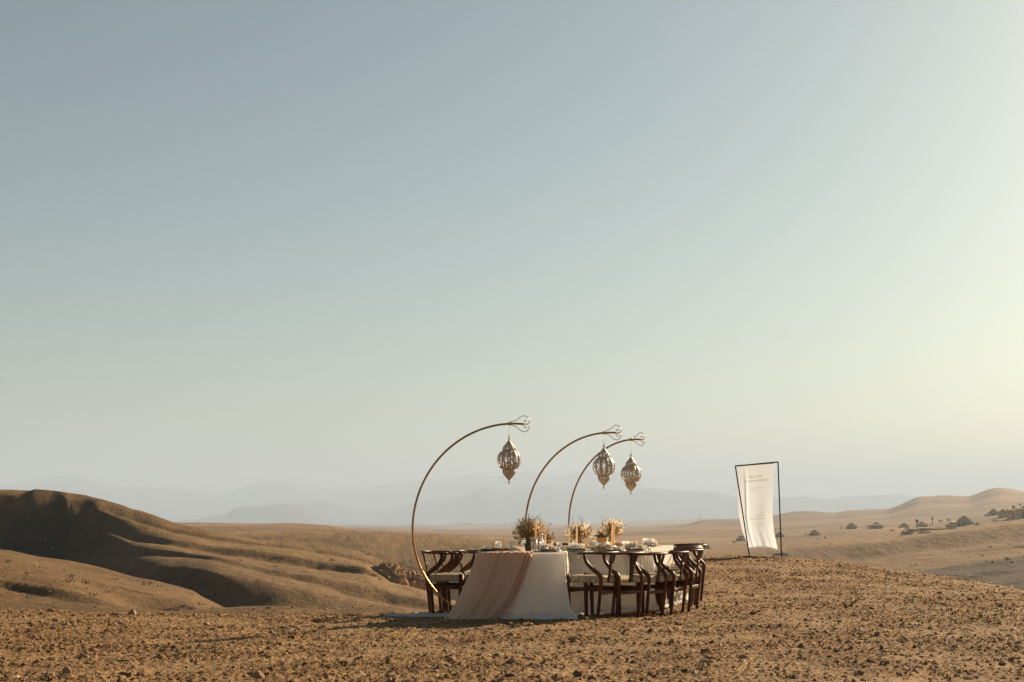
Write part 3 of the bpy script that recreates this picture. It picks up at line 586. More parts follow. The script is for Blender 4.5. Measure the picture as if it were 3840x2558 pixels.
# single rocks that stand out on the plateau
def rock_mesh(r, seed, sc=(1, 1, 0.7)):
    rr = random.Random(seed); bm = bmesh.new(); bmesh.ops.create_icosphere(bm, subdivisions=3, radius=r)
    off = [Vector((rr.uniform(-1, 1), rr.uniform(-1, 1), rr.uniform(-1, 1))).normalized() for _ in range(9)]
    for v in bm.verts:
        d = v.co.normalized(); k = 1.0
        for o_ in off: k = min(k, 0.74 / max(0.45, d.dot(o_)) if d.dot(o_) > 0.55 else k)
        v.co = Vector((d.x * sc[0], d.y * sc[1], d.z * sc[2])) * r * k * (1 + 0.05 * math.sin(d.x * 9 + seed) * math.cos(d.y * 8))
    me = bpy.data.meshes.new('rock'); bm.to_mesh(me); bm.free()
    for p in me.polygons: p.use_smooth = True
    return me
ROCKS = [
    (497, 2306, 0.052, (1, 1, 1.0), 'pale pointed rock on the far edge of the plateau, left of the table'),
    (252, 2536, 0.050, (0.8, 0.8, 1.1), 'tall light rock nearest the lower left corner'),
    (965, 2545, 0.050, (1.1, 1, 0.8), 'light tan rock with a flat top at the lower edge, left of centre'),
    (3225, 2534, 0.036, (1, 1, 0.75), 'small round brown stone low in the right foreground'),
    (150, 2335, 0.035, (1.5, 1, 0.6), 'dark low stone near the left edge of the plateau'),
    (774, 2345, 0.030, (1.2, 1, 0.8), 'dark stone lying left of the cloth train'),
    (2545, 2345, 0.052, (1.4, 1, 0.5), 'flat pale stone with a dark hollow, right of the front chairs'),
    (312, 2470, 0.040, (1.2, 1, 0.8), 'blocky pale stone in the left foreground'),
    (760, 2427, 0.038, (1.5, 1, 0.6), 'long low rock left of the table on open gravel'),
    (2790, 2470, 0.035, (1.3, 1, 0.7), 'brown stone in the foreground below the banner'),
    (1690, 2480, 0.034, (1.2, 1, 0.8), 'rounded stone in the foreground in front of the blush cloth'),
]
for k, (px, py, r, sc, lab) in enumerate(ROCKS):
    p = hit(px, py, 9.0, 30)
    o = bpy.data.objects.new('rock', rock_mesh(r, k + 3, sc)); COL.objects.link(o); o.data.materials.append(M_ROCK)
    o.location = (p.x, p.y, p.z + float(clods(np.array(p.x), np.array(p.y))) * 0.3 + r * 0.35); o.rotation_euler = (0, 0, k * 1.3)
    tag(o, lab, 'rock')

# rocky cliff at the end of the big left hill
cl = empty('rock_outcrop', wp(1500, 2190, 207)); tag(cl, 'rugged orange brown rock cliff at the end of the left hill', 'cliff')
CL = [(1420, 2140, 2, 1.3, .7), (1448, 2142, 1, 1.5, 1.3), (1470, 2160, 0, 1.5, 1.5), (1490, 2180, -1, 1.3, 1.2), (1440, 2158, -1, 1.2, .9), (1466, 2182, -2, 1.0, .8), (1500, 2166, 2, 1.2, 1.3),
      (1530, 2170, 7, 1.7, 1.3), (1556, 2184, 7, 1.6, 1.3), (1574, 2200, 6, 1.3, 1.0), (1540, 2200, 5, 1.3, .8), (1512, 2195, 2, 1.2, .9), (1395, 2138, 2, .8, .5), (1584, 2192, 6, .8, .9), (1550, 2160, 9, 1.2, .8), (1482, 2140, 3, .9, 1.0), (1504, 2206, -1, .9, .6)]
from mathutils import noise as mn
def crag(seed, w, h):
    rr = random.Random(seed); bm = bmesh.new(); bmesh.ops.create_icosphere(bm, subdivisions=4, radius=1)
    for v in bm.verts:
        d = v.co.copy(); q = d + Vector((seed * 3.1, 0, 0))
        k = 1 + .30 * mn.noise(q * 1.4) + .34 * abs(mn.noise(q * 3.1)) - .22 * abs(mn.noise(Vector((q.x * 5, q.y * 5, q.z * 2.2)))) + .10 * mn.noise(q * 9) + .05 * mn.noise(q * 18)
        z = math.copysign(abs(d.z) ** .7, d.z)                   # blocky, with ledges
        v.co = Vector((d.x * w * k, d.y * .8 * w * k, (z + .10 * math.sin(z * 11)) * h * k))
    me = bpy.data.meshes.new('crag'); bm.to_mesh(me); bm.free(); me.materials.append(M_CLIFF); return me
for k, (px, py, dy, w, h) in enumerate(CL):
    o = bpy.data.objects.new('crag', crag(40 + k, w * .78, h * .95)); COL.objects.link(o)
    o.parent = cl; o.location = wp(px, py, 204 + dy) - cl.location; o.rotation_euler = (0.12 * math.sin(k), 0.12 * math.cos(k), k * .7)

# air: one closed box of even haze round everything
hz = MB().box((0, 0, 170), (49600, 49600, 860)); hzm = bpy.data.materials.new('haze'); hzm.use_nodes = True
hnt = hzm.node_tree; hnt.nodes.remove(hnt.nodes['Principled BSDF'])
pv = nd(hnt, 'ShaderNodeVolumePrincipled'); pv.inputs['Density'].default_value = HAZE
pv.inputs['Color'].default_value = (0.515, 0.635, 0.80, 1); pv.inputs['Anisotropy'].default_value = 0.1
hnt.links.new(pv.outputs[0], hnt.nodes['Material Output'].inputs['Volume'])
haze = hz.build('haze', hzm, smooth=False); tag(haze, kind='stuff')
#@@OBJECTS@@
# ---------------------------------------------------------------- wishbone chairs
def smooth_path(P, k=4):
    """Catmull-Rom through points"""
    P = [Vector(p) for p in P]; out = []
    for i in range(len(P) - 1):
        p0 = P[max(i - 1, 0)]; p1 = P[i]; p2 = P[i + 1]; p3 = P[min(i + 2, len(P) - 1)]
        for j in range(k):
            t = j / k
            out.append(0.5 * ((2 * p1) + (p2 - p0) * t + (2 * p0 - 5 * p1 + 4 * p2 - p3) * t * t + (3 * p1 - p0 - 3 * p2 + p3) * t ** 3))
    out.append(P[-1]); return out

def make_chair():
    t = empty('wishbone_chair')
    for s in (-1, 1):                                           # front legs
        MB().tube([(s * .228, .185, 0.0), (s * .232, .192, .30), (s * .235, .197, .508), (s * .235, .197, .516)], [.018, .0245, .025, .020], 8, sq=.55).build('leg', M_WOOD, t)
    for s in (-1, 1):                                           # back legs run up in an S to carry the rail
        p = smooth_path([(s * .195, -.168, 0), (s * .20, -.195, .28), (s * .203, -.212, .44), (s * .207, -.205, .505), (s * .222, -.145, .563), (s * .240, -.085, .617), (s * .252, -.042, .675), (s * .257, -.022, .752)], 4)
        m = len(p); r = [.018 + (.0242 - .018) * min(1, i / (m * .5)) - max(0, i / m - .55) * .016 for i in range(m)]
        MB().tube(p, r, 8, sq=.5, up=Vector((0, 1, 0))).build('leg', M_WOOD, t)
    rail = []
    for i in range(25):
        a = math.pi * (i / 24)
        rail.append(Vector((.268 * math.cos(a), -.075 - .205 * math.sin(a) ** 0.8, .765 + .006 * math.sin(a))))
    rail = [Vector((.262, .045, .760)), Vector((.268, -.02, .763))] + rail + [Vector((-.268, -.02, .763)), Vector((-.262, .045, .760))]
    n = len(rail); rr = [.0145 + .0025 * math.sin(math.pi * i / (n - 1)) for i in range(n)]
    MB().tube(rail, rr, 10, flat=(1.35, 0.92), sq=.35).build('top_rail', M_WOOD, t)
    sp = MB()                                                   # Y-shaped back splat with a narrow slit
    sp.tube(smooth_path([(0, -.216, .43), (0, -.224, .50), (0, -.246, .64)]), [.031, .031, .032, .033, .034, .036, .038, .040, .043], 8, flat=(1.0, .30), sq=.5, up=Vector((0, 1, 0)))
    for s in (-1, 1):
        q_ = smooth_path([(s * .020, -.236, .59), (s * .026, -.246, .64), (s * .037, -.259, .70), (s * .047, -.272, .757)])
        sp.tube(q_, [.022 + .010 * k_ / len(q_) for k_ in range(len(q_))], 8, flat=(1.0, .42), sq=.5, up=Vector((0, 1, 0)))
    sp.build('back_splat', M_WOOD, t)
    MB().box((0, -.222, .462), (.052, .020, .075)).build('splat_socket', M_WOOD, t, bevel=.004)
    for s in (-1, 1):
        MB().box((s * .216, -.005, .352), (.020, .375, .044), M=Matrix.Rotation(-s * .05, 3, 'Z')).build('stretcher', M_WOOD, t, bevel=.005)
    MB().box((0, -.197, .308), (.385, .018, .040)).build('stretcher', M_WOOD, t, bevel=.005)
    MB().box((0, .190, .330), (.440, .018, .040)).build('stretcher', M_WOOD, t, bevel=.005)
    # woven seat: bolster edges, dished, with the four woven triangles in relief
    P = []; nu = 33
    for i in range(nu):
        row = []
        for j in range(nu):
            u = i / (nu - 1) * 2 - 1; v = j / (nu - 1) * 2 - 1
            hw = .225 - .028 * (1 - v) / 2; x = u * hw; y = v * .205
            e = max(abs(u), abs(v)); edge = 1 - max(0, (e - .86) / .14) ** 2 * .75
            z = .444 + .054 * edge + .018 * e * e - .006
            band = math.floor(e * 7) % 2
            z += .0035 * (1 if band else -1) * (1 if e < .93 else 0) + .002 * math.sin((u if abs(v) > abs(u) else v) * 70)
            row.append((x, y, z))
        P.append(row)
    m = MB().grid(P); m.f = [tuple(reversed(f)) for f in m.f]
    # wrapped sides and underside
    ring = [(i, 0) for i in range(nu)] + [(nu - 1, j) for j in range(1, nu)] + [(i, nu - 1) for i in range(nu - 2, -1, -1)] + [(0, j) for j in range(nu - 2, 0, -1)]
    base = len(m.v); k = 0
    for (dz, sc) in ((-.014, 1.012), (-.032, 1.012), (-.046, .985), (-.046, .80)):
        for (i, j) in ring:
            x, y, z = P[i][j]; m.v.append((x * sc, y * sc, z + dz + .001 * math.sin(k * 2.1))); k += 1
    L = len(ring); idx = [i * nu + j for i, j in ring]
    for q in range(L):
        q2 = (q + 1) % L
        m.f.append((idx[q], base + q, base + q2, idx[q2]))
        for r_ in range(3):
            m.f.append((base + r_ * L + q, base + (r_ + 1) * L + q, base + (r_ + 1) * L + q2, base + r_ * L + q2))
    m.build('seat', M_CORD, t)
    return t

chair0 = make_chair(); _used = [False]
def place_chair(x, y, fx, fy, near, label, group, tilt=0):
    """x, y: near rear foot; (fx, fy) facing; near: which side of the chair is towards the camera"""
    rz = math.atan2(fy, fx) - math.pi / 2
    off = Matrix.Rotation(rz, 3, 'Z') @ Vector((near * .195, -.168, 0))
    o = chair0 if not _used[0] else copy_tree(chair0); _used[0] = True
    ox, oy = x - off.x, y - off.y
    o.location = (ox, oy, gz(ox, oy) - 0.004); o.rotation_euler = (0, 0, rz)
    tag(o, label, 'chair', group)
GR = 'dark wood wishbone chairs on the right side of the table'
RCH = [
    (2242, 16.30, 29, 'nearest right side wishbone chair, standing beside the front corner of the white cloth'),
    (2312, 16.62, 46, 'second right side wishbone chair from the front, its broad splat turned to the camera'),
    (2424, 17.04, 35, 'third wishbone chair from the front on the right side, before the gauze-draped table corner'),
    (2516, 17.42, 28, 'fourth right side wishbone chair, just left of the closely overlapping chair backs'),
    (2582, 17.80, 22, 'fifth right side wishbone chair, lowest top rail of the stacked-looking rails'),
    (2590, 18.40, 15, 'sixth right side wishbone chair, middle of the three overlapping top rails'),
    (2594, 18.98, 8, 'seventh right side wishbone chair, highest of the three overlapping top rails'),
    (2628, 19.62, -14, 'farthest right side wishbone chair, standing alone at the right end of the table'),
]
for px, Y, a, lab in RCH:
    a = math.radians(a); place_chair((px - CX) / F * Y, Y, -math.cos(a), math.sin(a), -1, lab, GR)
GL = 'dark wood wishbone chairs on the left side of the table'
for px, Y, a, lab in [(1615, 17.05, 2, 'leftmost wishbone chair, crossed by the nearest brass arch'),
                      (1655, 17.56, 3, 'second wishbone chair on the left side, directly behind the leftmost one'),
                      (1678, 18.10, 3, 'third wishbone chair on the left side, its curved arm beside the blush cloth'),
                      (1741, 18.66, 6, 'fourth wishbone chair on the left side, almost wholly hidden by the blush cloth')]:
    a = math.radians(a); place_chair((px - CX) / F * Y, Y, math.cos(a), -math.sin(a), 1, lab, GL)
a = math.radians(28); place_chair(.50, 19.75, math.cos(a), -math.sin(a), 1, 'wishbone chair behind the table, only a bit of dark rail showing between glasses', GL)

# ---------------------------------------------------------------- tables and cloths
def n1(x, y=0.0, s=0): return float(pn(np.array(x), np.array(y), s))
def fbmf(x, y, s): return float(fbm(np.array(x), np.array(y), 3, s))
def lump(p0, p1, w, h, name, m_, label, cat, seed, parent=None):
    P = []; p0, p1 = Vector(p0), Vector(p1); d = p1 - p0; nn = Vector((d.y, -d.x)).normalized()
    for i in range(46):
        u = i / 45; row = []
        for j in range(15):
            q = j / 14 * 2 - 1; b = p0 + d * u + nn * (q * w / 2 * (1 + .3 * n1(u * 5, 0, seed)))
            e = (1 - q * q) * min(1, 6 * u, 6 * (1 - u)); zz = gz(b.x, b.y) + .008 + e * h * (.25 + 1.3 * max(0, fbmf(u * 5, q * 1.6, seed)) + .22 * abs(math.sin(u * 26 + q * 3)))
            row.append((b.x, b.y, zz))
        P.append(row)
    o = MB().grid(P).build(name, m_, parent)
    if parent is None: tag(o, label, cat)
    return o
def rounded(poly, r=.045, ds=.012):
    """sampled outline (x, y, nx, ny, corner 0..1) of a counter-clockwise polygon"""
    out = []; n = len(poly); P = [Vector(p) for p in poly]
    for i in range(n):
        p0, p1, p2 = P[i - 1], P[i], P[(i + 1) % n]
        a = (p0 - p1).normalized(); b = (p2 - p1).normalized()
        s = p1 + a * r; e = p1 + b * r
        m = 7
        for k in range(m + 1):
            t = k / m; q = s.lerp(p1, t).lerp(p1.lerp(e, t), t); tn = ((p1 - s).lerp(e - p1, t)).normalized()
            out.append((q.x, q.y, tn.y, -tn.x, 1 - abs(2 * t - 1) * .6))
        nxt = P[(i + 1) % n] + (p1 - P[(i + 1) % n]).normalized() * r
        L = (nxt - e).length; k = max(2, int(L / ds)); tn = (nxt - e).normalized()
        for j in range(1, k):
            q = e.lerp(nxt, j / k); d = min(j, k - j) * ds
            out.append((q.x, q.y, tn.y, -tn.x, max(0, .4 * (1 - d / .12))))
    return out
def table_and_cloth(poly, zt, label, seed, flare=.05, fold=.022, cflare=.07, puddle=.05, swag=0.0, freq=5.5, table_label='', wexp=.9, cexp=1.3):
    cx = sum(p[0] for p in poly) / len(poly); cy = sum(p[1] for p in poly) / len(poly)
    t = empty('dining_table', (cx, cy, gz(cx, cy))); zb = t.location.z
    ins = [(cx + (p[0] - cx) * .97, cy + (p[1] - cy) * .97) for p in poly]
    P4 = [Vector((p[0] - cx, p[1] - cy)) for p in ins]; tp = MB()   # unseen top, slatted with gaps added to let sun into the cloth
    for k in range(7):
        a, b = (k + .3) / 7, (k + .55) / 7; q4 = [P4[0].lerp(P4[1], a), P4[0].lerp(P4[1], b), P4[3].lerp(P4[2], b), P4[3].lerp(P4[2], a)]
        tp.add([(q.x, q.y, z - zb) for z in (zt - .030, zt - .008) for q in q4], [(3, 2, 1, 0), (4, 5, 6, 7)] + [(i, (i + 1) % 4, 4 + (i + 1) % 4, 4 + i) for i in range(4)])
    tp.build('tabletop', M_PLY, t, smooth=False)
    for x, y in [(cx + (p[0] - cx) * .8, cy + (p[1] - cy) * .8) for p in poly]:
        MB().box((x - cx, y - cy, (zt - .035 - zb) / 2), (.05, .05, zt - .035 - zb)).build('leg', M_PLY, t, smooth=False)
    tag(t, table_label, 'table')
    out = rounded(poly); m = len(out); rows = []
    lv = [0, .004, .012, .03, .06, .1, .15, .21, .28, .36, .45, .54, .63, .71, .78, .84, .89, .93, .96, .985, 1.0]
    arc = [0]
    for i in range(1, m): arc.append(arc[-1] + math.hypot(out[i][0] - out[i - 1][0], out[i][1] - out[i - 1][1]))
    for v_ in lv:
        row = []
        for i, (x, y, nx, ny, c) in enumerate(out):
            u = arc[i]; w = max(0.0, (v_ - .02)) ** wexp
            f1 = n1(u * freq + .4 * v_, .6 * v_, seed) * fold * 2.2 * w
            f2 = n1(u * freq * 2.3 + 1.4 * v_, v_, seed + 5) * fold * 1.1 * w
            f3 = n1(u * 3.1 - v_ * 2.2, v_ * 4.0 + u, seed + 9) * .02 * w * (.35 + v_)
            d = flare * v_ ** 1.6 + cflare * c * v_ ** cexp + f1 + f2 + f3
            if swag: d += swag * math.exp(-((u - .25) / .35) ** 2) * n1(u * 5 + v_ * 9, v_ * 7 - u * 4, seed + 2) * min(1, v_ * 8) * 2
            g = zb + .006
            z = zt - v_ * (zt - g)
            if v_ < .012: d = min(d, .002)
            if v_ > .93:
                q = (v_ - .93) / .07
                d += puddle * q * (1 + 1.2 * n1(u * 7, 3.3, seed + 7)); z = max(g, z + .05 * q * (1 - q) * 3 * (n1(u * 9, 1.1, seed + 8) + .25) + .012 * q * n1(u * 22, 0, seed))
            row.append((x + nx * d, y + ny * d, z))
        rows.append(row)
    mb = MB()
    for r_ in rows: mb.v += r_
    for i in range(len(rows) - 1):
        for j in range(m):
            j2 = (j + 1) % m; mb.f.append((i * m + j2, i * m + j, (i + 1) * m + j, (i + 1) * m + j2))
    # top sheet, slightly wrinkled
    S0 = len(mb.v); N = 22
    def inside(a, b):                                            # bilinear patch over the quadrilateral
        p = [Vector(q) for q in poly]; return p[0].lerp(p[1], a).lerp(p[3].lerp(p[2], a), b)
    o = mb.build('tablecloth', M_LINEN); tag(o, label, 'tablecloth')
    top = [[tuple(inside(a / N, b / N)) for b in range(N + 1)] for a in range(N + 1)]
    tm = MB().grid([[(p[0], p[1], zt - .001 + (.006 * max(0, fbmf(p[0] * 7, p[1] * 7, seed)) + .003) * (0 if ia in (0, N) or ib in (0, N) else 1)) for ib, p in enumerate(r_)] for ia, r_ in enumerate(top)])
    tc_ = tm.build('cloth_wrinkles', M_LINEN, o)
    return t, o

T1 = [(-.43, 16.32), (.61, 16.32), (.66, 17.55), (-.12, 17.65)]
T2 = [(.585, 16.80), (1.74, 17.96), (1.05, 18.62), (-.05, 17.60)]
T3 = [(1.68, 18.40), (2.27, 19.95), (1.36, 20.30), (.84, 18.80)]
ZT1, ZT2, ZT3 = .755, .733, .750
table_and_cloth(T1, ZT1, 'smooth white tablecloth on the nearest table, hanging to the ground in front', 201, flare=.045, fold=.036, cflare=.10, puddle=.07, freq=5.5, wexp=1.7, cexp=3.2, table_label='nearest dining table, under the flat fronted white cloth')
table_and_cloth(T2, ZT2, 'white tablecloth with slanting folds on the middle table, behind the front right chairs', 202, flare=.06, fold=.020, puddle=.03, swag=.030, table_label='middle dining table, under the folded white cloth behind the chairs')
table_and_cloth(T3, ZT3, 'white tablecloth on the farthest table, its lit hem bunched on the ground', 203, flare=.05, fold=.018, puddle=.16, table_label='farthest dining table, under the white cloth by the last chairs')

lump((.50, 16.22), (.76, 16.20), .13, .085, 'hem_tuck', M_LINEN, '', '', 351, bpy.data.objects['tablecloth'])
lump((-.10, 16.20), (.52, 16.16), .14, .045, 'hem_tuck', M_LINEN, '', '', 352, bpy.data.objects['tablecloth'])
# blush chiffon over the left front of the nearest table
def interp(xs, ys, t): return float(np.interp(t, xs, ys))
def chiffon():
    root = empty('blush_drape', (-.6, 16.25, 0)); tag(root, 'blush chiffon cloth draped over the left front of the white table', 'drape')
    VV = [0, .2, .45, .7, .9, 1]; Lx = [1781, 1766, 1740, 1712, 1683, 1662]; Rx = [2003, 1988, 1966, 1938, 1898, 1866]
    rows = []; nu, nv = 150, 44
    for j in range(nv + 1):
        v = j / nv; row = []
        for i in range(nu + 1):
            u = i / nu
            l = interp(VV, Lx, v); r = interp(VV, Rx, v)
            uu = u + .035 * math.sin(u * 9 + 1) * (1 - v * .3)
            px = l + (r - l) * uu
            X = (px - CX) / 328.0
            A = .25 + .75 * v
            f = .024 * math.sin(uu * 31 + 1.3 * math.sin(uu * 6)) * (.35 + .65 * v) * (.4 + .6 * math.exp(-((uu - .48) / .16) ** 2))
            f += .024 * math.sin(uu * 88 + 2.0 * v) * math.exp(-((uu - .93) / .09) ** 2)
            f += .010 * math.sin(uu * 62 + .8 * math.sin(5 * uu)) * math.exp(-((uu - .45) / .13) ** 2)
            f += .020 * (abs(math.sin(math.pi * (uu * 8 + .5 * math.sin(uu * 5)))) - .6) * (.5 + .5 * v) * max(0, 1 - ((uu - .5) / .45) ** 4)
            f += .016 * n1(uu * 6, v * 1.3, 301) * (0.3 + v)
            Y = 16.300 - (.030 + .105 * v ** 1.3 + .045 * v * max(0, .25 - u) * 4) + f
            z = ZT1 + .006 - v * (ZT1 - .004)
            if v < .06: z += .012 * max(0, n1(uu * 16, .3, 305)) * (1 - v / .06)
            if v > .93: z = max(.006, z) + .012 * abs(n1(uu * 18, v * 6, 303)); Y -= .05 * (v - .93) / .07 * (1 + n1(uu * 9, 0, 304))
            row.append((X + .6, Y - 16.25, z))
        rows.append(row)
    rows = [list(r) for r in rows]
    back = []
    for j in range(16, 0, -1):                                   # the part lying on the table
        t_ = j / 16; row = []
        for i in range(nu + 1):
            u = i / nu; x0 = rows[0][i][0]; u2 = .30 + .70 * u
            x1 = ((1781 + (2003 - 1781) * u2) - CX) / 328.0 + .6 + .10 * t_
            X = x0 + (x1 - x0) * min(1, t_ * 2.5); Y = .052 + t_ * .62
            z = ZT1 + .010 + .030 * max(0, n1(u * 10 + t_, t_ * 3.5, 306)) * math.sin(math.pi * min(1, t_ * 1.3)) + .006 * math.sin(u * 60) * (1 - t_)
            row.append((X, Y, z))
        back.append(row)
    MB().grid(back + rows).build('chiffon', M_BLUSH, root)
    P = []
    for i in range(90):                                          # sheer end trailing over the ground to the left
        X = -1.47 + 1.30 * i / 89; row = []
        wid = .30 * min(1, .15 + i / 26); c = 16.62 + .04 * math.sin(X * 4)
        for j in range(15):
            q = j / 14 * 2 - 1; Y = c + q * wid / 2
            g = gz(X, Y) + .014
            z = g + (1 - q * q) * (.012 + .060 * max(0, fbmf(X * 5, q * 2.2, 310) + .15) + .022 * abs(n1(X * 15, q * 4, 311)))
            row.append((X + .6, Y - 16.25, z))
        P.append(row)
    MB().grid(P).build('train', M_TRAIN, root)
chiffon()

# loose gauze: fringed runner where two tables meet, and a length hanging at the middle table's corner
def gauze_hang(p0, p1, z0, drops, label, seed, n=70, out=.02, fringe=0, foldf=24, fold=.014, over=.10):
    p0, p1 = Vector(p0), Vector(p1); d = (p1 - p0); L = d.length; d.normalize(); nrm = Vector((d.y, -d.x))
    rows = []
    for j in range(-4, 15):
        row = []
        for i in range(n + 1):
            u = i / n; dr = interp([k / (len(drops) - 1) for k in range(len(drops))], drops, u) * (1 + .10 * n1(u * 14, 0, seed + 1))
            if j <= 0:
                t_ = -j / 4; q = p0 + d * (u * L) - nrm * (over * t_); z = z0 + .010 + .012 * max(0, n1(u * 12, t_ * 2, seed))
            else:
                t_ = j / 14; f = fold * math.sin(u * foldf + 2 * math.sin(u * 7)) * min(1, .3 + t_)
                q = p0 + d * (u * L) + nrm * (out * (.6 + t_) + f); z = z0 + .008 - dr * t_
            row.append((q.x, q.y, z))
        rows.append(row)
    mb = MB().grid(rows)
    for k in range(fringe):
        i = random.randrange(n + 1); a = Vector(rows[-1][i]); ln = random.uniform(.02, .055)
        mb.blade(a, a + Vector((random.uniform(-.02, .02), random.uniform(-.008, .008), -ln)), .0012, Vector((1, 0, 0)), n=2)
    return tag(mb.build('gauze_runner', M_GAUZE), label, 'runner')
gauze_hang((.625, 16.45), (.66, 16.95), ZT1, [.10, .22, .30, .12, .07], 'white gauze falling over the right edge of the nearest table', 320, fringe=26, fold=.010, out=.012)
gauze_hang((.66, 16.84), (.98, 17.16), ZT2 + .012, [.05, .10, .05, .08, .035], 'fringed white gauze runner hanging beside the nearest wishbone chair', 325, fringe=60, fold=.006)
gauze_hang((1.36, 17.60), (1.775, 18.0), ZT2 + .004, [.28, .36, .33, .40, .42], 'pleated white gauze hanging at the far corner of the middle table', 330, fringe=30, foldf=60, fold=.016, out=.03)

# bunched sunlit hem near the feet of the last chairs
lump((1.86, 18.25), (2.12, 18.85), .17, .11, 'loose_cloth', M_GAUZE, 'small heap of sunlit white gauze on the ground between chair legs', 'cloth', 341)
lump((2.12, 18.9), (2.46, 19.95), .20, .14, 'loose_cloth', M_LINEN, 'long bunched end of white cloth on the ground by the last chairs', 'cloth', 342)

# ---------------------------------------------------------------- things on the tables
def zt_at(px, Y):
    X = (px - CX) / F * Y
    if Y < 17.05 or (X < .55 and Y < 17.55): return ZT1 + .006
    if Y < 18.55: return ZT2 + .008
    return ZT3 + .008
def tumbler(px, Y, label, h=.115, r=.037):
    prof = [(.0, .0), (r * .62, 0), (r * .66, .006), (r * .78, h * .18), (r * .93, h * .44), (r * 1.06, h * .56), (r * 1.10, h * .60), (r * .98, h * .64), (r * .98, h * .97), (r * 1.03, h), (r * .98, h), (r * .93, h * .95), (r * .93, h * .62), (r * .72, h * .2), (r * .5, .012), (0, .012)]
    n_ = 20
    o = MB().lathe(prof, n=n_, cap=False, mod=lambda an, z: 1 + (.025 * math.cos(an * 10) if z < h * .55 else 0)).build('glass_tumbler', M_GLASS)
    o.location = ((px - CX) / F * Y, Y, zt_at(px, Y)); tag(o, label, 'glass', 'pressed glass tumblers on the tables'); return o
for px, Y, lab in [
    (1869, 16.95, 'leftmost glass tumbler, behind the dark stones on the nearest table'),
    (1921, 16.95, 'second glass tumbler from the left, behind the crumpled blush napkin'),
    (1964, 17.5, 'small tumbler half hidden left of the dark vase'),
    (2033, 16.95, 'glass tumbler right of the white candle holders, behind a napkin'),
    (2096, 17.25, 'glass tumbler standing alone at the right end of the nearest table'),
    (2146, 17.1, 'glass tumbler between the two thin peach candles'),
    (2223, 17.75, 'glass tumbler behind the low dried garland'),
    (2232, 18.3, 'glass tumbler partly hidden left of the raised wooden box'),
    (2283, 17.6, 'glass tumbler just left of the tall pair of candles'),
    (2343, 17.95, 'left one of two tumblers standing close together'),
    (2360, 17.75, 'right one of two tumblers standing close together'),
    (2420, 18.85, 'farthest glass tumbler, at the right end of the table setting')]:
    tumbler(px, Y, lab)

def crumple(px, Y, w, d, h, seed, m_, label, dz=.0, tail=None, cat='napkin', name='napkin'):
    X0 = (px - CX) / F * Y; P = []
    for i in range(30):
        row = []
        for j in range(16):
            u = i / 29 * 2 - 1; v = j / 15 * 2 - 1
            e = max(0, 1 - (abs(u) ** 2.4 + abs(v) ** 2.4) * .9) ** .6
            x = u * w / 2 * (1 + .15 * n1(v * 2, u, seed)); y = v * d / 2 * (1 + .2 * n1(u * 2, v, seed + 1))
            f = fbmf(u * 2.6 + v, v * 1.5, seed + 2)
            g2 = fbmf(u * 5.5 - v * 2, v * 4, seed + 4)
            z = h * e ** .5 * (.10 + 1.9 * max(0, f + .12) + .9 * abs(g2)) + h * .30 * abs(math.sin(u * 11 + 4 * v + seed)) * e
            if tail: z += tail * max(0, u) * .0
            row.append((x, y, z + .004))
        P.append(row)
    o = MB().grid(P).build(name, m_); o.location = (X0, Y, zt_at(px, Y) + dz); tag(o, label, cat); return o
def plate(px, Y, r, label, m_=None, two=True):
    root = empty('plate_setting', ((px - CX) / F * Y, Y, zt_at(px, Y)))
    pr = lambda r_: [(0, 0), (r_ * .6, 0), (r_ * .72, .004), (r_, .014), (r_, .018), (r_ * .97, .018), (r_ * .7, .009), (0, .007)]
    MB().lathe(pr(r), n=36, cap=False).build('charger' if two else 'plate', M_PLATE if m_ is None else m_, root)
    if two: MB().lathe([(a, b + .012) for a, b in pr(r * .8)], n=36, cap=False).build('dinner_plate', M_DARKPLATE if m_ is None else m_, root)
    tag(root, label, 'plate', 'plate settings along the tables')
plate(1830, 16.75, .12, 'dark plate at the left end of the nearest table', M_DARKPLATE, True)
plate(2055, 16.62, .16, 'stacked plates at the front right of the nearest table', None)
plate(2163, 16.98, .16, 'stacked plates behind the nearest wishbone chair rail', None)
plate(2300, 17.30, .16, 'stacked plates below the tall pair of candles', None)
plate(2378, 17.65, .17, 'stacked plates with spotted napkin near the gauze covered corner', None)
plate(2432, 18.75, .13, 'farthest plates, under the napkin hanging off the table end', None)
crumple(1822, 16.75, .10, .12, .035, 401, M_NAPW, 'pale crumpled napkin at the left end of the table', .01)
crumple(1937, 16.62, .15, .14, .050, 402, M_NAPKIN, 'blush crumpled napkin beside the second tumbler', 0)
crumple(2060, 16.62, .20, .16, .046, 403, M_NAPKIN, 'cream napkin piled on the front right plates', .028)
crumple(2086, 16.60, .11, .12, .020, 413, M_NAPW, 'thin napkin end trailing off the front right plates', .012)
crumple(2158, 16.95, .20, .16, .044, 404, M_NAPW, 'white crumpled napkin on the plates beside the fringed gauze', .028)
crumple(2288, 17.28, .17, .15, .044, 405, M_NAPKIN, 'tan peaked napkin below the tall pair of candles', .028)
crumple(2322, 17.30, .14, .14, .026, 415, M_NAPW, 'flat white napkin end right of the tall pair of candles', .020)
crumple(2378, 17.62, .24, .17, .058, 406, M_NAPKIN, 'large cream napkin heap with dark spots on the stacked plates', .028)
crumple(2416, 17.80, .18, .15, .040, 407, M_NAPW, 'white napkin over the corner above the pleated gauze', .005)
crumple(2436, 18.72, .20, .15, .055, 408, M_NAPW, 'peaked white napkin on the farthest plates', .022)
crumple(2462, 18.70, .14, .13, .022, 418, M_NAPKIN, 'napkin end sliding off the farthest plates', .004)
crumple(2000, 17.15, .12, .12, .016, 409, M_NAPW, 'small white cloth fold beside the dark vase', 0)
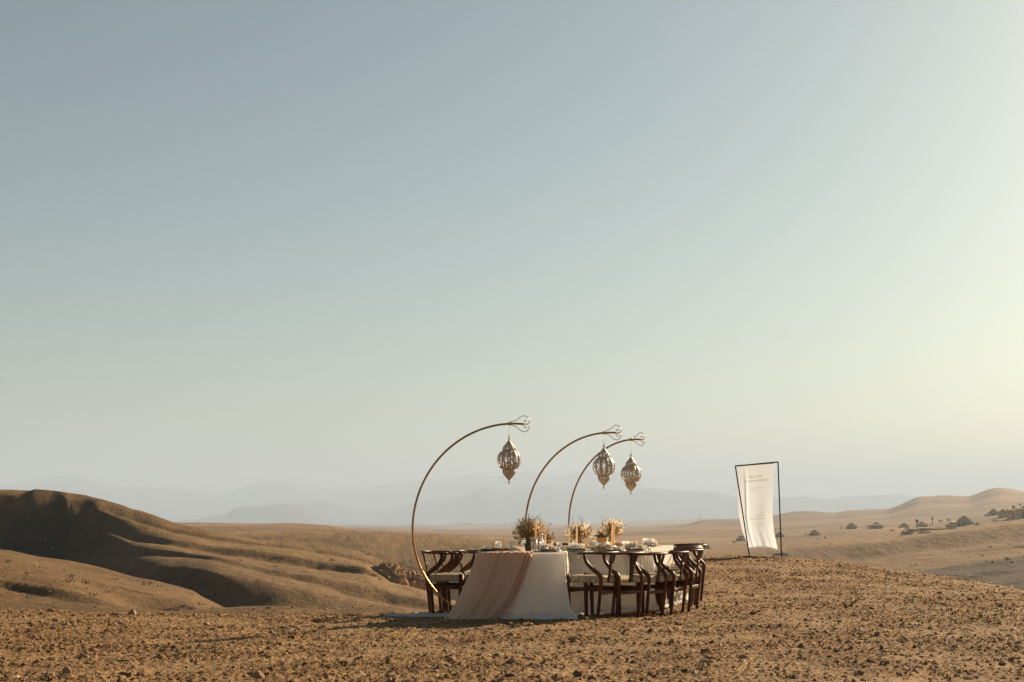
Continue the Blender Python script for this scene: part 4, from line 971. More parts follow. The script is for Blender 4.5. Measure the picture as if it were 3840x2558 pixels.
crumple(2112, 17.35, .10, .10, .028, 410, M_NAPKIN, 'small tan napkin left of the two peach candles', 0)
for k, (px, Y, r, lab) in enumerate([(1856, 16.62, .042, 'rounded grey brown stone on the table, left of a longer one'), (1874, 16.60, .045, 'long brown stone on the table beside a rounded grey one'), (1898, 16.78, .036, 'dark stone lying between the two leftmost tumblers'), (2366, 17.66, .016, 'small dark pebble resting on the cream napkin heap')]):
    o = bpy.data.objects.new('stone', rock_mesh(r, 60 + k, (1.5, 1, .62))); COL.objects.link(o); o.data.materials.append(M_ROCK if k == 1 else M_BROWNF)
    o.location = ((px - CX) / F * Y, Y, zt_at(px, Y) + r * .55 + (.075 if k == 3 else 0)); tag(o, lab, 'stone')

def candle(px, Ypos, ybot, ytop, r, label, m_, holder=None):
    s_ = F / Ypos; zb = CAMZ - (ybot - HOR) / s_; zt = CAMZ - (ytop - HOR) / s_; h = zt - zb
    root = empty('taper_candle', ((px - CX) / s_, Ypos, zb)); tag(root, label, 'candle', 'taper candles on the tables')
    r *= 1.18
    MB().lathe([(r, 0), (r * .96, h * .3), (r * .78, h * .8), (r * .62, h * .95), (r * .25, h)], n=12).build('wax', m_, root)
    MB().tube([(0, 0, h - .002), (.001, 0, h + .014)], .0012, 5).build('wick', M_WICK, root)
    base = zt_at(px, Ypos)
    if holder:
        H = zb - base + .02; hr = r
        if holder == 'tall':
            prof = [(.0, 0), (.030, 0), (.030, .012), (.019, .02), (.019, H * .40), (.036, H * .50), (.038, H * .56), (.022, H * .62), (.021, H * .92), (.024, H), (.012, H), (.012, H - .015), (0, H - .015)]
        else:
            prof = [(.0, 0), (.022, 0), (.021, .008), (.016, .018), (.016, H * .42), (.022, H * .50), (.022, H * .56), (.0155, H * .62), (.0155, H), (.0118, H), (.0118, H - .015), (0, H - .015)]
        o = MB().lathe(prof, n=20, cap=False).build('candle_holder', M_CERAM if holder != 'glass' else M_GLASS)
        o.location = ((px - CX) / s_, Ypos, base); tag(o, {'tall': 'tall white turned candle holder behind a tumbler', 'short': 'slim white ceramic candle holder at the front of the nearest table', 'glass': 'low clear glass candle holder under the tall pair of candles'}[holder], 'candle holder')
candle(2009, 16.70, 2029, 1944, .0095, 'leftmost taper candle, in the slim white holder', M_WAX, 'short')
candle(2029, 17.00, 2009, 1951, .0098, 'taper candle raised on the tall white turned holder', M_WAX, 'tall')
candle(2045, 17.20, 2057, 1967, .0092, 'peach taper candle right of the tall white holder', M_WAX2)
candle(2134, 17.30, 2055, 1981, .0098, 'left one of the two thin peach tapers beside the antler bouquet', M_WAX2)
candle(2163, 17.15, 2058, 1966, .0100, 'right one of the two thin peach tapers beside the antler bouquet', M_WAX2)
candle(2295, 17.45, 2050, 1968, .0105, 'shorter candle of the tall close pair', M_WAX)
candle(2301.5, 17.40, 2050, 1948, .0105, 'taller candle of the tall close pair, reaching highest', M_WAX, 'glass')

def lathe_obj(name, prof, m_, px, Y, label, cat, dz=0, n=22):
    o = MB().lathe(prof, n=n, cap=False).build(name, m_); o.location = ((px - CX) / F * Y, Y, zt_at(px, Y) + dz); tag(o, label, cat); return o

def bouquet(px, Y, base, label, seed, W_, H_, kinds, vase=None, lean=0.0):
    """dried arrangement; kinds = {name: (material, count, type)}"""
    rr = random.Random(seed); st = random.getstate(); random.seed(seed)
    X = (px - CX) / F * Y
    root = empty('dried_bouquet', (X, Y, base)); tag(root, label, 'bouquet')
    if vase: MB().lathe(vase[0], n=22, cap=False).build('vase', vase[1], root, loc=(0, 0, vase[2]))
    for name, (m_, cnt, ty, lo, hi, spread) in kinds.items():
        mb = MB()
        for k in range(cnt):
            an = rr.uniform(0, 2 * math.pi); q = rr.random() ** .7 * spread
            dirv = Vector((math.cos(an) * W_ * q + lean, math.sin(an) * W_ * .7 * q, rr.uniform(lo, hi) * H_ * (1 - .25 * q * q)))
            a = Vector((math.cos(an) * .015, math.sin(an) * .015, 0)); b = dirv
            side = Vector((rr.uniform(-1, 1), rr.uniform(-1, 1), rr.uniform(-.3, .3))).normalized()
            if ty == 'stem':
                mid = a.lerp(b, .55) + Vector((rr.uniform(-1, 1), rr.uniform(-1, 1), .3)) * .012
                mb.tube([a, mid, b], [.0014, .0011, .0007], 4)
                mb.ball(b, rr.uniform(.004, .0075), n=5, m=3)
            elif ty == 'twig':
                mid = a.lerp(b, .6) + Vector((rr.uniform(-1, 1), 0, rr.uniform(-.2, 1))) * .03
                pts = smooth_path([a, mid, b, b + Vector((rr.uniform(-.03, .03), 0, rr.uniform(.0, .04)))], 3)
                mb.tube(pts, [.0028 - .0018 * i / len(pts) for i in range(len(pts))], 5)
                for z_ in range(3):
                    c = pts[rr.randrange(4, len(pts))]; mb.tube([c, c + Vector((rr.uniform(-.03, .03), rr.uniform(-.02, .02), rr.uniform(.01, .04)))], [.0016, .0006], 4)
            elif ty == 'leaf':
                c = a.lerp(b, rr.uniform(.55, 1.0)); dv = (b - a).normalized(); L = rr.uniform(.03, .07)
                e = c + (dv + Vector((rr.uniform(-.8, .8), rr.uniform(-.8, .8), rr.uniform(-.5, .6)))).normalized() * L
                mb.blade(c, e, rr.uniform(.008, .017), side, Vector((0, 0, -.012)), 3)
            elif ty == 'plume':
                mb.tube([a, b], [.0012, .0008], 4); d_ = (b - a).normalized(); L = rr.uniform(.07, .12)
                for z_ in range(34):
                    c = b - d_ * L * rr.random(); e = c + (d_ * rr.uniform(.5, 1.1) + Vector((rr.uniform(-1, 1), rr.uniform(-1, 1), rr.uniform(-.3, .5))) * .55) * rr.uniform(.02, .036)
                    mb.blade(c, e, .0011, side, n=1)
            elif ty == 'bloom':
                c = a.lerp(b, rr.uniform(.7, 1.0)); R_ = rr.uniform(.014, .026)
                for z_ in range(16):
                    dv = Vector((rr.gauss(0, 1), rr.gauss(0, 1), rr.gauss(.3, 1))).normalized(); sd_ = dv.orthogonal().normalized()
                    mb.blade(c, c + dv * R_, R_ * .32, sd_, n=2)
            elif ty == 'bud':
                c = a.lerp(b, rr.uniform(.45, 1.0)); mb.ball(c, rr.uniform(.005, .010), (1, 1, 1.5), .2, 6, 4)
        if mb.v:
            o = mb.build(name, m_, root); o['kind'] = 'stuff'
    random.setstate(st); return root

VS = [(0, 0), (.036, 0), (.040, .02), (.036, .07), (.030, .105), (.034, .125), (.030, .125), (.026, .1), (0, .09)]
BR = {'seed_heads': (M_BROWNF, 26, 'stem', .75, 1.25, .8), 'twigs': (M_BROWNF, 5, 'twig', .8, 1.15, 1.1), 'brown_leaves': (M_BROWNF, 280, 'leaf', .15, .80, 1.05), 'rust_leaves': (M_RUST, 50, 'leaf', .5, 1.0, .9), 'straw_leaves': (M_STRAW, 330, 'leaf', .2, 1.05, .8),
      'straw': (M_STRAW, 70, 'plume', .55, 1.1, .6), 'grass': (M_SAGE, 200, 'leaf', -.30, .50, .8), 'blooms': (M_RUST, 6, 'bloom', .5, .8, .7), 'pale_blooms': (M_STRAW, 9, 'bloom', .35, .7, .8)}
z_ = ZT1 + .006
bouquet(1981, 17.05, z_ + .115, 'dark brown and rust dried bouquet in a dark vase, left one on the tables', 501, .225, .285, BR, (VS, M_DARKVASE, -.118))
# rust spray leaning right of it
bouquet(2018, 17.25, z_ + .10, 'rust coloured leafy spray in an amber pot behind the leftmost candle', 502, .15, .27,
        {'rust_leaves': (M_RUST, 110, 'leaf', .35, 1.05, 1.0), 'twigs': (M_RUST, 8, 'twig', .8, 1.1, 1.0), 'pale_blooms': (M_STRAW, 8, 'bloom', .3, .6, .8)},
        ([(0, 0), (.045, 0), (.052, .03), (.050, .08), (.042, .105), (.038, .105), (.040, .05), (0, .04)], M_AMBER, -.10))
bouquet(2057, 18.0, ZT2 + .125, 'pale flowers in the amber pot right of the white candle holders', 503, .085, .095,
        {'pale_blooms': (M_STRAW, 26, 'bloom', .3, 1.0, 1.0), 'grass': (M_SAGE, 60, 'leaf', .1, .9, 1.1), 'twigs': (M_SAGE, 2, 'twig', .5, 1.2, 1.5), 'rust_leaves': (M_RUST, 16, 'leaf', .2, .7, .9)},
        ([(0, 0), (.045, 0), (.05, .03), (.05, .115), (.046, .12), (.044, .1), (0, .09)], M_AMBER, -.12))
AN = {'twigs': (M_BROWNF, 6, 'twig', .85, 1.2, .7), 'seed_heads': (M_BROWNF, 22, 'stem', .6, .95, .9), 'brown_leaves': (M_BROWNF, 220, 'leaf', .25, .9, .85), 'pampas_plumes': (M_PAMPAS, 44, 'plume', .5, 1.02, 1.05),
      'straw': (M_STRAW, 300, 'leaf', .1, .95, 1.0), 'rust_leaves': (M_RUST, 34, 'leaf', .1, .8, 1.0), 'pale_blooms': (M_STRAW, 9, 'bloom', .0, .4, 1.0)}
bouquet(2176, 17.65, ZT2 + .115, 'antler topped brown and cream pampas bouquet behind two peach candles', 504, .21, .265, AN,
        ([(0, 0), (.048, 0), (.056, .03), (.052, .09), (.044, .115), (.04, .115), (.04, .05), (0, .04)], M_AMBER, -.115))
PM = {'twigs': (M_BROWNF, 5, 'twig', .85, 1.15, .8), 'brown_leaves': (M_BROWNF, 170, 'leaf', .2, .9, .8), 'pampas_plumes': (M_PAMPAS, 30, 'plume', .6, 1.1, .8), 'seed_heads': (M_BROWNF, 16, 'stem', .6, 1.0, 1.0),
      'rust_leaves': (M_RUST, 46, 'leaf', .1, .85, 1.05), 'straw': (M_STRAW, 290, 'leaf', .2, 1.05, 1.0)}
bouquet(2292, 18.3, ZT2 + .135, 'tall dried bouquet with pampas behind the tall pair of candles', 505, .185, .285, PM,
        ([(0, 0), (.048, 0), (.056, .03), (.052, .10), (.044, .135), (.04, .135), (.04, .05), (0, .04)], M_AMBER, -.135), lean=.01)
# round basket beside the second pot
o = MB(); 
for k in range(9): o.lathe([(.050 + .006 * math.sin(k / 8 * math.pi), .006 + k * .0105), (.056 + .006 * math.sin(k / 8 * math.pi), .011 + k * .0105), (.050 + .006 * math.sin(k / 8 * math.pi), .0155 + k * .0105)], n=24, cap=False)
bo = o.build('basket', M_STRAW); bo.location = ((2190 - CX) / F * 17.4, 17.4, ZT2 + .006); tag(bo, 'round ribbed straw basket beside the antler topped bouquet', 'basket')
# low garland on a wooden tray
def garland(px0, px1, Y, label, seed, h):
    rr = random.Random(seed); mbs = {n_: MB() for n_ in ('leaves', 'pale_flowers', 'buds')}
    x0 = (px0 - CX) / F * Y; x1 = (px1 - CX) / F * Y; xm = (x0 + x1) / 2
    root = empty('low_garland', (xm, Y, ZT2 + .02)); tag(root, label, 'garland')
    for k in range(300):
        c = Vector((rr.uniform(x0, x1) - xm, rr.uniform(-.05, .05), rr.uniform(0, h * .8))); dv = Vector((rr.gauss(0, 1), rr.gauss(0, 1), abs(rr.gauss(.6, .6)))).normalized()
        if k % 3: mbs['leaves'].blade(c, c + dv * rr.uniform(.015, .035), .004, dv.orthogonal().normalized(), n=2)
        else:
            for q in range(6):
                d2 = Vector((rr.gauss(0, 1), rr.gauss(0, 1), rr.gauss(.4, 1))).normalized(); mbs['pale_flowers'].blade(c + dv * .012, c + dv * .012 + d2 * .013, .004, d2.orthogonal().normalized(), n=1)
        if k % 9 == 0: mbs['buds'].ball(c + dv * .02, .006, n=5, m=3)
    for n_, m_ in (('leaves', M_SAGE), ('pale_flowers', M_STRAW), ('buds', M_BROWNF)):
        g = mbs[n_].build(n_, m_, root); g['kind'] = 'stuff'
garland(2196, 2232, 17.25, 'low dried garland lying on the wooden tray', 511, .055)
garland(2236, 2272, 17.3, 'low mound of pale dried flowers under the raised wooden box', 512, .075)
garland(2302, 2322, 17.6, 'small bunch of pale dried flowers right of the tall pair of candles', 513, .10)
garland(2086, 2106, 17.5, 'few dried leaves lying behind the front right napkin', 514, .04)
MB().box((0, 0, .008), (.24, .13, .016)).build('wooden_tray', M_BOX, smooth=False, bevel=.004)
tr = bpy.data.objects['wooden_tray']; tr.location = ((2222 - CX) / F * 17.25, 17.25, ZT2 + .004); tag(tr, 'thin wooden tray under the low dried garland', 'tray')
def wbox(px, Y, w, d, h, zb, label, m_):
    t = .004; mb = MB(); mb.box((0, 0, t / 2), (w, d, t))
    for s in (-1, 1): mb.box((s * (w / 2 - t / 2), 0, h / 2 + t / 2), (t, d, h)); mb.box((0, s * (d / 2 - t / 2), h / 2 + t / 2), (w - 2 * t, t, h))
    o = mb.build('planter_box', m_, smooth=False); o.location = ((px - CX) / F * Y, Y, zb); o.rotation_euler = (0, 0, -.2); tag(o, label, 'box')
s_ = F / 17.85
zbx = CAMZ - (2034 - HOR) / s_
wbox(2259.5, 17.85, .125, .10, .060, zbx, 'pale wooden planter box raised above the low garland', M_BOX)
lathe_obj('riser', [(0, 0), (.035, 0), (.035, .006), (.012, .012), (.012, zbx - ZT2 - .012), (.03, zbx - ZT2 - .007), (0, zbx - ZT2 - .006)], M_BRASSD, 2259.5, 17.85, 'small riser holding up the pale wooden planter box', 'stand')
bouquet(2259.5, 17.85, zbx + .035, 'bristly pale dried flowers filling the raised wooden planter box', 506, .095, .105,
        {'pale_blooms': (M_STRAW, 40, 'bloom', .3, 1.0, .85), 'grass': (M_SAGE, 110, 'leaf', .2, .9, .9), 'pampas_plumes': (M_PAMPAS, 5, 'plume', 1.1, 1.75, .4)})
wbox(2361, 18.35, .085, .09, .075, ZT2 + .006, 'amber wooden box behind the two close tumblers', M_AMBER)
wbox(2327, 18.0, .075, .08, .085, ZT2 + .006, 'grey front amber box right of the tall pair of candles', M_AMBER)

# ---------------------------------------------------------------- brass arches with hanging lanterns
def stand(x, y, rot, zs, label):
    root = empty('lantern_arch', (x, y, gz(x, y)), rot); tag(root, label, 'lantern stand', 'brass lantern arches')
    cx, cz, rx = 1.19, 1.025 * zs, 1.19; P = []
    ex = 1.306; a1 = math.acos((ex - cx) / rx)
    a0 = math.radians(232)
    n_ = 72
    for i in range(n_ + 1):
        an = a0 + (a1 - a0) * i / n_; rz = (1.245 if math.sin(an) > 0 else 1.13) * zs
        P.append(Vector((cx + rx * math.cos(an), 0, cz + rz * math.sin(an))))
    P = [Vector((P[0].x + .30, 0, .012)), Vector((P[0].x + .12, 0, P[0].z * .45 + .01))] + P
    P = smooth_path(P[:4], 3)[:-1] + P[3:]
    MB().tube(P, .0125, 12, up=Vector((0, 1, 0))).build('arch_tube', M_BRASS, root)
    E = P[-1]; k = 1 / 320.0
    up_ = [(1912, 1583), (1935, 1575), (1955, 1561), (1967, 1559), (1979, 1565), (1986, 1577), (1983, 1587), (1975, 1590), (1967, 1587), (1965, 1581), (1968, 1576), (1973, 1576), (1975, 1580), (1972, 1583)]
    dn = [(1912, 1592), (1932, 1598), (1950, 1612), (1965, 1619), (1978, 1614), (1985, 1602), (1982, 1593), (1974, 1590), (1967, 1593), (1966, 1600), (1970, 1604), (1975, 1603), (1976, 1599), (1973, 1597)]
    for L_ in (up_, dn):
        pts = smooth_path([(E.x + (a - 1965) * k, 0, E.z - (b - 1590) * k) for a, b in L_], 4)
        MB().tube(pts, .0042, 8, up=Vector((0, 1, 0))).build('scroll', M_BRASS, root)
    j = [p for p in P if p.x > ex - .19][:1] or [P[-4]]
    c = min(P, key=lambda p: abs(p.x - (ex - .165)) + (0 if p.z > 1.5 else 9))
    MB().box((c.x, 0, c.z), (.032, .034, .036)).build('collar', M_BRASS, root, bevel=.004)
    MB().box((P[0].x - .02, 0, .010), (.36, .26, .012)).build('foot_plate', M_BRASS, root, smooth=False)
    hx = 1.132
    h = min(P, key=lambda p: abs(p.x - hx) + (0 if p.z > 1.5 else 9))
    return root, Vector((x, y, root.location.z)) + Matrix.Rotation(rot, 3, 'Z') @ Vector((hx, 0, h.z - .012))
def lantern(p, ztop, sc, label, rot):
    root = empty('moroccan_lantern', (p.x, p.y, ztop), rot); root.scale = (sc, sc, sc); tag(root, label, 'lantern', 'pierced brass lanterns')
    wl_ = (p.z - ztop) / sc
    MB().tube([(0, 0, -.001), (0, 0, wl_)], .0010, 5).build('hanging_wire', M_BRASSD, root)
    ring = [(.0145 * math.cos(i / 16 * 2 * math.pi), 0, -.018 + .0175 * math.sin(i / 16 * 2 * math.pi)) for i in range(17)]
    MB().tube(ring, .0013, 6, up=Vector((0, 1, 0)), cap=False).build('ring', M_BRASSD, root)
    u = .000479
    def Z(y): return -(y - 205) * u
    MB().lathe([(.002, Z(275)), (.0055, Z(276)), (.0045, Z(290)), (.0055, Z(325)), (.013, Z(365)), (.006, Z(394))], n=12).build('finial', M_BRASSD, root)
    MB().lathe([(.0045, Z(1390)), (.0128, Z(1425)), (.001, Z(1476))], n=12).build('drop_finial', M_BRASSD, root)
    rr = random.Random(9)
    def shell(prof, name, panels, n_=96, lobes=12, tile=None):
        """prof: (radius, z); panels: (z index from, to, half width in steps)"""
        m_ = len(prof); V = []; solid = MB(); pan = [MB() for _ in range(lobes)]
        for r, z in prof:
            for k in range(n_):
                an = 2 * math.pi * k / n_; f = 1 - .035 * abs(math.sin(an * lobes / 2)) ** 3
                V.append((r * f * math.cos(an), r * f * math.sin(an), z))
        per = n_ // lobes; sol = []; pf = [[] for _ in range(lobes)]
        for i in range(m_ - 1):
            for k in range(n_):
                q = k % per; l = k // per; mid = (i - panels[0]) / max(1, panels[1] - panels[0])
                wide = panels[2] * math.sin(math.pi * min(1, max(0, mid))) ** .4 if 0 <= mid <= 1 else 0
                f_ = (i * n_ + k, i * n_ + (k + 1) % n_, (i + 1) * n_ + (k + 1) % n_, (i + 1) * n_ + k)
                if abs(q + .5 - per / 2) < wide:
                    if rr.random() < .42: pf[l].append(f_)
                else: sol.append(f_)
        MB().add(V, sol).build(name, M_BRASSD, root, thick=.0012)
        for l in range(lobes):
            if not pf[l]: continue
            us = sorted({a for f_ in pf[l] for a in f_}); mp = {a: b for b, a in enumerate(us)}
            MB().add([V[a] for a in us], [tuple(mp[a] for a in f_) for f_ in pf[l]]).build('pierced_panel', M_BRASSD, root)
    def curve(pts, n_):
        ys = [p_[1] for p_ in pts]; rs = [p_[0] for p_ in pts]; P = smooth_path([(r, 0, y) for r, y in pts], max(2, n_ // (len(pts) - 1)))
        return [(max(.001, q.x) * u, Z(q.z)) for q in P]
    shell(curve([(16, 394), (42, 435), (92, 500), (140, 555), (164, 600), (163, 632), (150, 655)], 24), 'top_dome', (9, 21, 2.6))
    shell(curve([(152, 657), (205, 680), (256, 740), (288, 815), (295, 885), (285, 960), (250, 1040), (195, 1095), (152, 1113)], 40), 'globe', (5, 36, 2.8))
    shell(curve([(152, 1113), (165, 1150), (163, 1185), (140, 1235), (95, 1290), (52, 1340), (24, 1372), (12, 1392)], 28), 'lower_bulb', (3, 12, 2.2))
    MB().lathe([(150 * u, Z(650)), (157 * u, Z(656)), (150 * u, Z(663))], n=48, cap=False).build('band', M_BRASSD, root)
    MB().lathe([(150 * u, Z(1107)), (158 * u, Z(1114)), (150 * u, Z(1120))], n=48, cap=False).build('band', M_BRASSD, root)
s1, h1 = stand(-1.166, 16.67, 0, 1.0, 'nearest and tallest brass arch, curving round the leftmost chair')
s2, h2 = stand(.175, 18.70, -math.radians(28), .985, 'middle brass arch, rising behind the dark vase')
s3, h3 = stand(.85, 21.25, -math.radians(40), .98, 'farthest brass arch, rising behind the antler topped bouquet')
def lz(py, Y): return CAMZ - (py - HOR) / F * Y
lantern(h1, lz(1621, h1.y), 1.0, 'leftmost pierced brass lantern, hanging from the nearest arch', .1)
lantern(h2, lz(1651, h2.y), 1.03, 'middle pierced brass lantern, overlapping the farthest arch', .25)
lantern(h3, lz(1688, h3.y), 1.06, 'rightmost pierced brass lantern, hanging lowest', .32)

# ---------------------------------------------------------------- welcome banner on the rise
YB = 28.8; sB = F / YB
bz = gz((2870 - CX) / sB, YB)
sg = empty('banner_stand', ((2870 - CX) / sB, YB, bz)); tag(sg, 'slanted black metal frame standing on the rise right of the tables', 'banner stand')
def bp(px, py, dy=0.0):
    return Vector(((px - 2870) / sB, dy, CAMZ - (py - HOR) / sB - bz))
def bar(a, b, name, r=.0125): MB().tube([a, b], r, 8, sq=.9, twist=0).build(name, M_BLACK, sg, smooth=False)
bar(bp(2787, 2087), bp(2954, 2095), 'base_bar', .017); bar(bp(2811, 2089), bp(2757.5, 1748), 'left_post'); bar(bp(2931, 2093), bp(2917.5, 1732.5), 'right_post'); bar(bp(2757, 1748), bp(2918.5, 1732.5), 'top_bar', .013)
bar(bp(2895, 2090), bp(2905, 2091), 'weight', .022)
def banner_pt(u, v):
    vs = [0, .15, .35, .6, .8, 1.0]
    l = interp(vs, [2766, 2766, 2765.5, 2770, 2784, 2808], v); r = interp(vs, [2903, 2901, 2898.5, 2897, 2903, 2917], v)
    yt = 1747 + (1736 - 1747) * u; yb = 2054 + (2060 - 2054) * u - 9 * math.sin(math.pi * u)
    px = l + (r - l) * u; py = yt + (yb - yt) * v
    d = .012 + .20 * v ** 2 * (1 - .5 * u) + .035 * math.sin(u * 7 + 2.2 * v + .5) * v + .030 * math.exp(-((u - .20 - .05 * math.sin(v * 4)) / .035) ** 2) * min(1, v * 3) + .022 * math.exp(-((u - .30 + .1 * v) / .03) ** 2) * min(1, v * 2) * v
    d += .009 * math.sin(u * 26 + 1.5 * math.sin(v * 5)) * max(0, v - .72) * 3
    p = bp(px, py); s = (YB + d) / YB                            # pushed back by the wind along the line of sight's size
    return Vector(((p.x + sg.location.x) * s - sg.location.x, d, (p.z + bz - CAMZ) * s + CAMZ - bz))
bn = empty('banner', tuple(sg.location)); tag(bn, 'cream muslin welcome banner hanging from the slanted black frame', 'banner')
rows = [[banner_pt(i / 70, j / 110) for i in range(71)] for j in range(111)]
mb = MB().grid(rows)
for k in range(150):
    i = random.randrange(70); a = rows[-1][i].lerp(rows[-1][i + 1], random.random())
    mb.blade(a, a + Vector((random.uniform(-.03, .03), random.uniform(-.02, .02), random.uniform(-.05, -.01))), .0016, Vector((1, 0, 0)), n=2)
for k in range(26):
    j = random.randrange(55, 110); a = rows[j][0 if k % 2 else -1]; mb.blade(a, a + Vector((random.uniform(-.03, .03), 0, random.uniform(-.05, 0))), .0014, Vector((1, 0, 0)), n=1)
mb.build('muslin', M_BANNER, bn)
a = banner_pt(.97, .995); mb = MB().tube(smooth_path([a, bp(2918, 2056), bp(2926, 2058), bp(2931, 2060)], 4), .004, 5); mb.build('tie', M_GAUZE, bn)
MB().tube([banner_pt(i / 20, 0) + Vector((0, 0, .002)) for i in range(21)], .014, 8).build('rod_sleeve', M_BANNER, bn)
def text_on(body, px0, px1, py_, rise, hpx, wide=1.0, weight=0.0):
    c = bpy.data.curves.new('t', 'FONT'); c.body = body; c.size = 1; c.space_character = 1.18; c.offset = weight; c.resolution_u = 3
    o = bpy.data.objects.new('t', c); COL.objects.link(o)
    dg = bpy.context.evaluated_depsgraph_get(); me = bpy.data.meshes.new_from_object(o.evaluated_get(dg)); bpy.data.objects.remove(o)
    xs = [v.co.x for v in me.vertices]; x0, x1 = min(xs), max(xs)
    for v in me.vertices:
        t = (v.co.x - x0) / (x1 - x0); px = px0 + (px1 - px0) * t; py = py_ - rise * t - v.co.y / .7 * hpx
        # pixel position -> (u, v) on the cloth
        vv = (py - 1742) / 312; vs = [0, .15, .35, .6, .8, 1.0]
        for _ in range(6):
            l = interp(vs, [2766, 2766, 2765.5, 2770, 2784, 2808], vv); r = interp(vs, [2903, 2901, 2898.5, 2897, 2903, 2917], vv); u = (px - l) / (r - l)
            yt = 1747 - 11 * u; yb = 2054 + 6 * u - 9 * math.sin(math.pi * u); vv = (py - yt) / (yb - yt)
        p = banner_pt(u, vv); v.co = (p.x, p.y - .006, p.z)
    me.update(); me.materials.clear(); me.materials.append(M_INK)
    o = bpy.data.objects.new('lettering', me); COL.objects.link(o); o.parent = bn; return o
text_on('WELCOME', 2809, 2857, 1793, 4, 7.6)
text_on('TO OUR WEDDING', 2789, 2880, 1811, 9, 7.4)
text_on("It's Time To", 2843, 2869, 1902, 2, 4.2)
text_on('eat,', 2850, 2868, 1924, 1, 6.5)
text_on('drink', 2840, 2867, 1936, 1.5, 6.8)
text_on('and dance', 2813, 2867, 1950, 4, 6.8)
def dashes(px0, px1, py_, rise, hpx):                            # print too small to read in the photograph: broken strokes only
    mb = MB(); x = px0; rr = random.Random(int(px0 + py_))
    while x < px1:
        w = rr.uniform(.8, 1.6); t = (x - px0) / (px1 - px0); py = py_ - rise * t
        if rr.random() > .15:
            q = []
            for a, b in ((x, py), (x + w, py), (x + w, py - hpx), (x, py - hpx)):
                vv = (b - 1742) / 312; l = interp([0, .35, .6, .8, 1], [2766, 2765.5, 2770, 2784, 2808], vv); r = interp([0, .35, .6, .8, 1], [2903, 2898.5, 2897, 2903, 2917], vv)
                p = banner_pt((a - l) / (r - l), vv); q.append((p.x, p.y - .006, p.z))
            mb.add(q, [(0, 1, 2, 3)])
        x += w + rr.uniform(.7, 1.3)
    mb.build('fine_print', M_INK, bn, smooth=False)
dashes(2805, 2858, 1836, 5, 1.7); dashes(2812, 2846, 1844, 3, 1.7); dashes(2837, 2866, 1969, 1, 1.3); dashes(2843, 2867, 1975, 1, 1.3)

# ---------------------------------------------------------------- far camp, palms, poles and shrubs
def at(px, py, dmin=560, dmax=3500): return hit(px, py, dmin, dmax)
def pitched(px0, px1, ybase, ywall, ytop, label, horns=True, porch=0, wallm=None, roofm=None, dmin=560, doors=1, lean=0.35, cat='house'):
    pxc = (px0 + px1) / 2; p = at(pxc, ybase, dmin); k = p.y / F
    w = (px1 - px0) * k; hw = (ybase - ywall) * k; ht = (ybase - ytop) * k; d = w * .8
    root = empty('lodge', (p.x, p.y, p.z)); tag(root, label, cat)
    MB().box((0, 0, hw / 2 - .6), (w, d, hw + 1.2)).build('wall', wallm or M_WALLM, root, smooth=False)
    P = []; n_ = 9                                               # sagging hipped roof with two raised ends of the ridge
    ov = 1.10; rx = w * .10
    ring = []
    for j in range(n_):
        t = j / (n_ - 1); hh = hw + (ht - hw) * (t ** 1.5) * .94
        x = (w / 2 * ov) * (1 - t) + rx * t; y = (d / 2 * ov) * (1 - t) + .12 * t
        ring.append([(-x, -y, hh), (x, -y, hh), (x, y, hh), (-x, y, hh)])
    v = [q for r_ in ring for q in r_]; f = [(j * 4 + a, j * 4 + (a + 1) % 4, (j + 1) * 4 + (a + 1) % 4, (j + 1) * 4 + a) for j in range(n_ - 1) for a in range(4)]
    f.append(tuple((n_ - 1) * 4 + a for a in range(4))); f.append((3, 2, 1, 0))
    rf = MB().add(v, f).build('roof', roofm or M_ROOFM, root, smooth=False)
    if horns:
        for s in (-1, 1):
            MB().lathe([(w * .035, -ht * .06), (w * .018, ht * .03), (.05, ht * .085)], (s * rx * .9, 0, ht * .94), 8).build('roof_horn', roofm or M_ROOFM, root)
    for q in range(doors):
        x = w * (-.25 + .28 * q); MB().box((x, -d / 2 - .03, hw * .32), (w * .08, .08, hw * .64)).build('doorway', M_HOLE, root, smooth=False)
    if porch:
        s = -1 if porch < 0 else 1; pw = abs(porch) * k
        MB().box((s * (w / 2 + pw / 2), 0, hw * .98), (pw, d * .7, .12)).build('porch_roof', wallm or M_WALLM, root, smooth=False)
        for yy in (-1, 1): MB().box((s * (w / 2 + pw * .93), yy * d * .3, hw * .46), (.28, .28, hw * 1.05)).build('porch_post', wallm or M_WALLM, root, smooth=False)
    return root
pitched(3036, 3072, 2008, 1998, 1988, 'small dark roofed lodge, leftmost of those on the right slope', porch=-14)
pitched(3176, 3210, 1984, 1971, 1961, 'lodge with an open porch on its left and a shaded bank below', porch=-22)
pitched(3263, 3308, 1983, 1969, 1959, 'lodge with a thin flat awning, alone between two gaps on the slope', porch=-12)
pitched(3374, 3406, 1978, 1970, 1961, 'low lodge left of the palm cluster', doors=0)
pitched(3438, 3474, 1976, 1965, 1956, 'lodge directly behind the first palm', porch=14, doors=0)
pitched(3590, 3640, 1970, 1952, 1934, 'large two storey lodge with a wide terrace at the centre of the camp', wallm=M_WALLM, doors=2)
pitched(3568, 3642, 1972, 1958, 1949, 'flat terrace building in front of the large two storey lodge', horns=False, doors=2)
pitched(2762, 2800, 2027, 2018, 2008, 'lodge seen left of the banner cloth behind the post', doors=1)
pitched(2905, 2940, 2015, 2008, 1995, 'dark steep roofed lodge between the banner cloth and right post', doors=0)
pitched(3708, 3742, 1934, 1922, 1908, 'lodge with a flared roof at the left end of the upper hamlet', doors=2, dmin=620)
pitched(3746, 3776, 1940, 1921, 1909, 'lodge with a pale sunlit left roof edge in the upper hamlet', horns=False, doors=0, dmin=620)
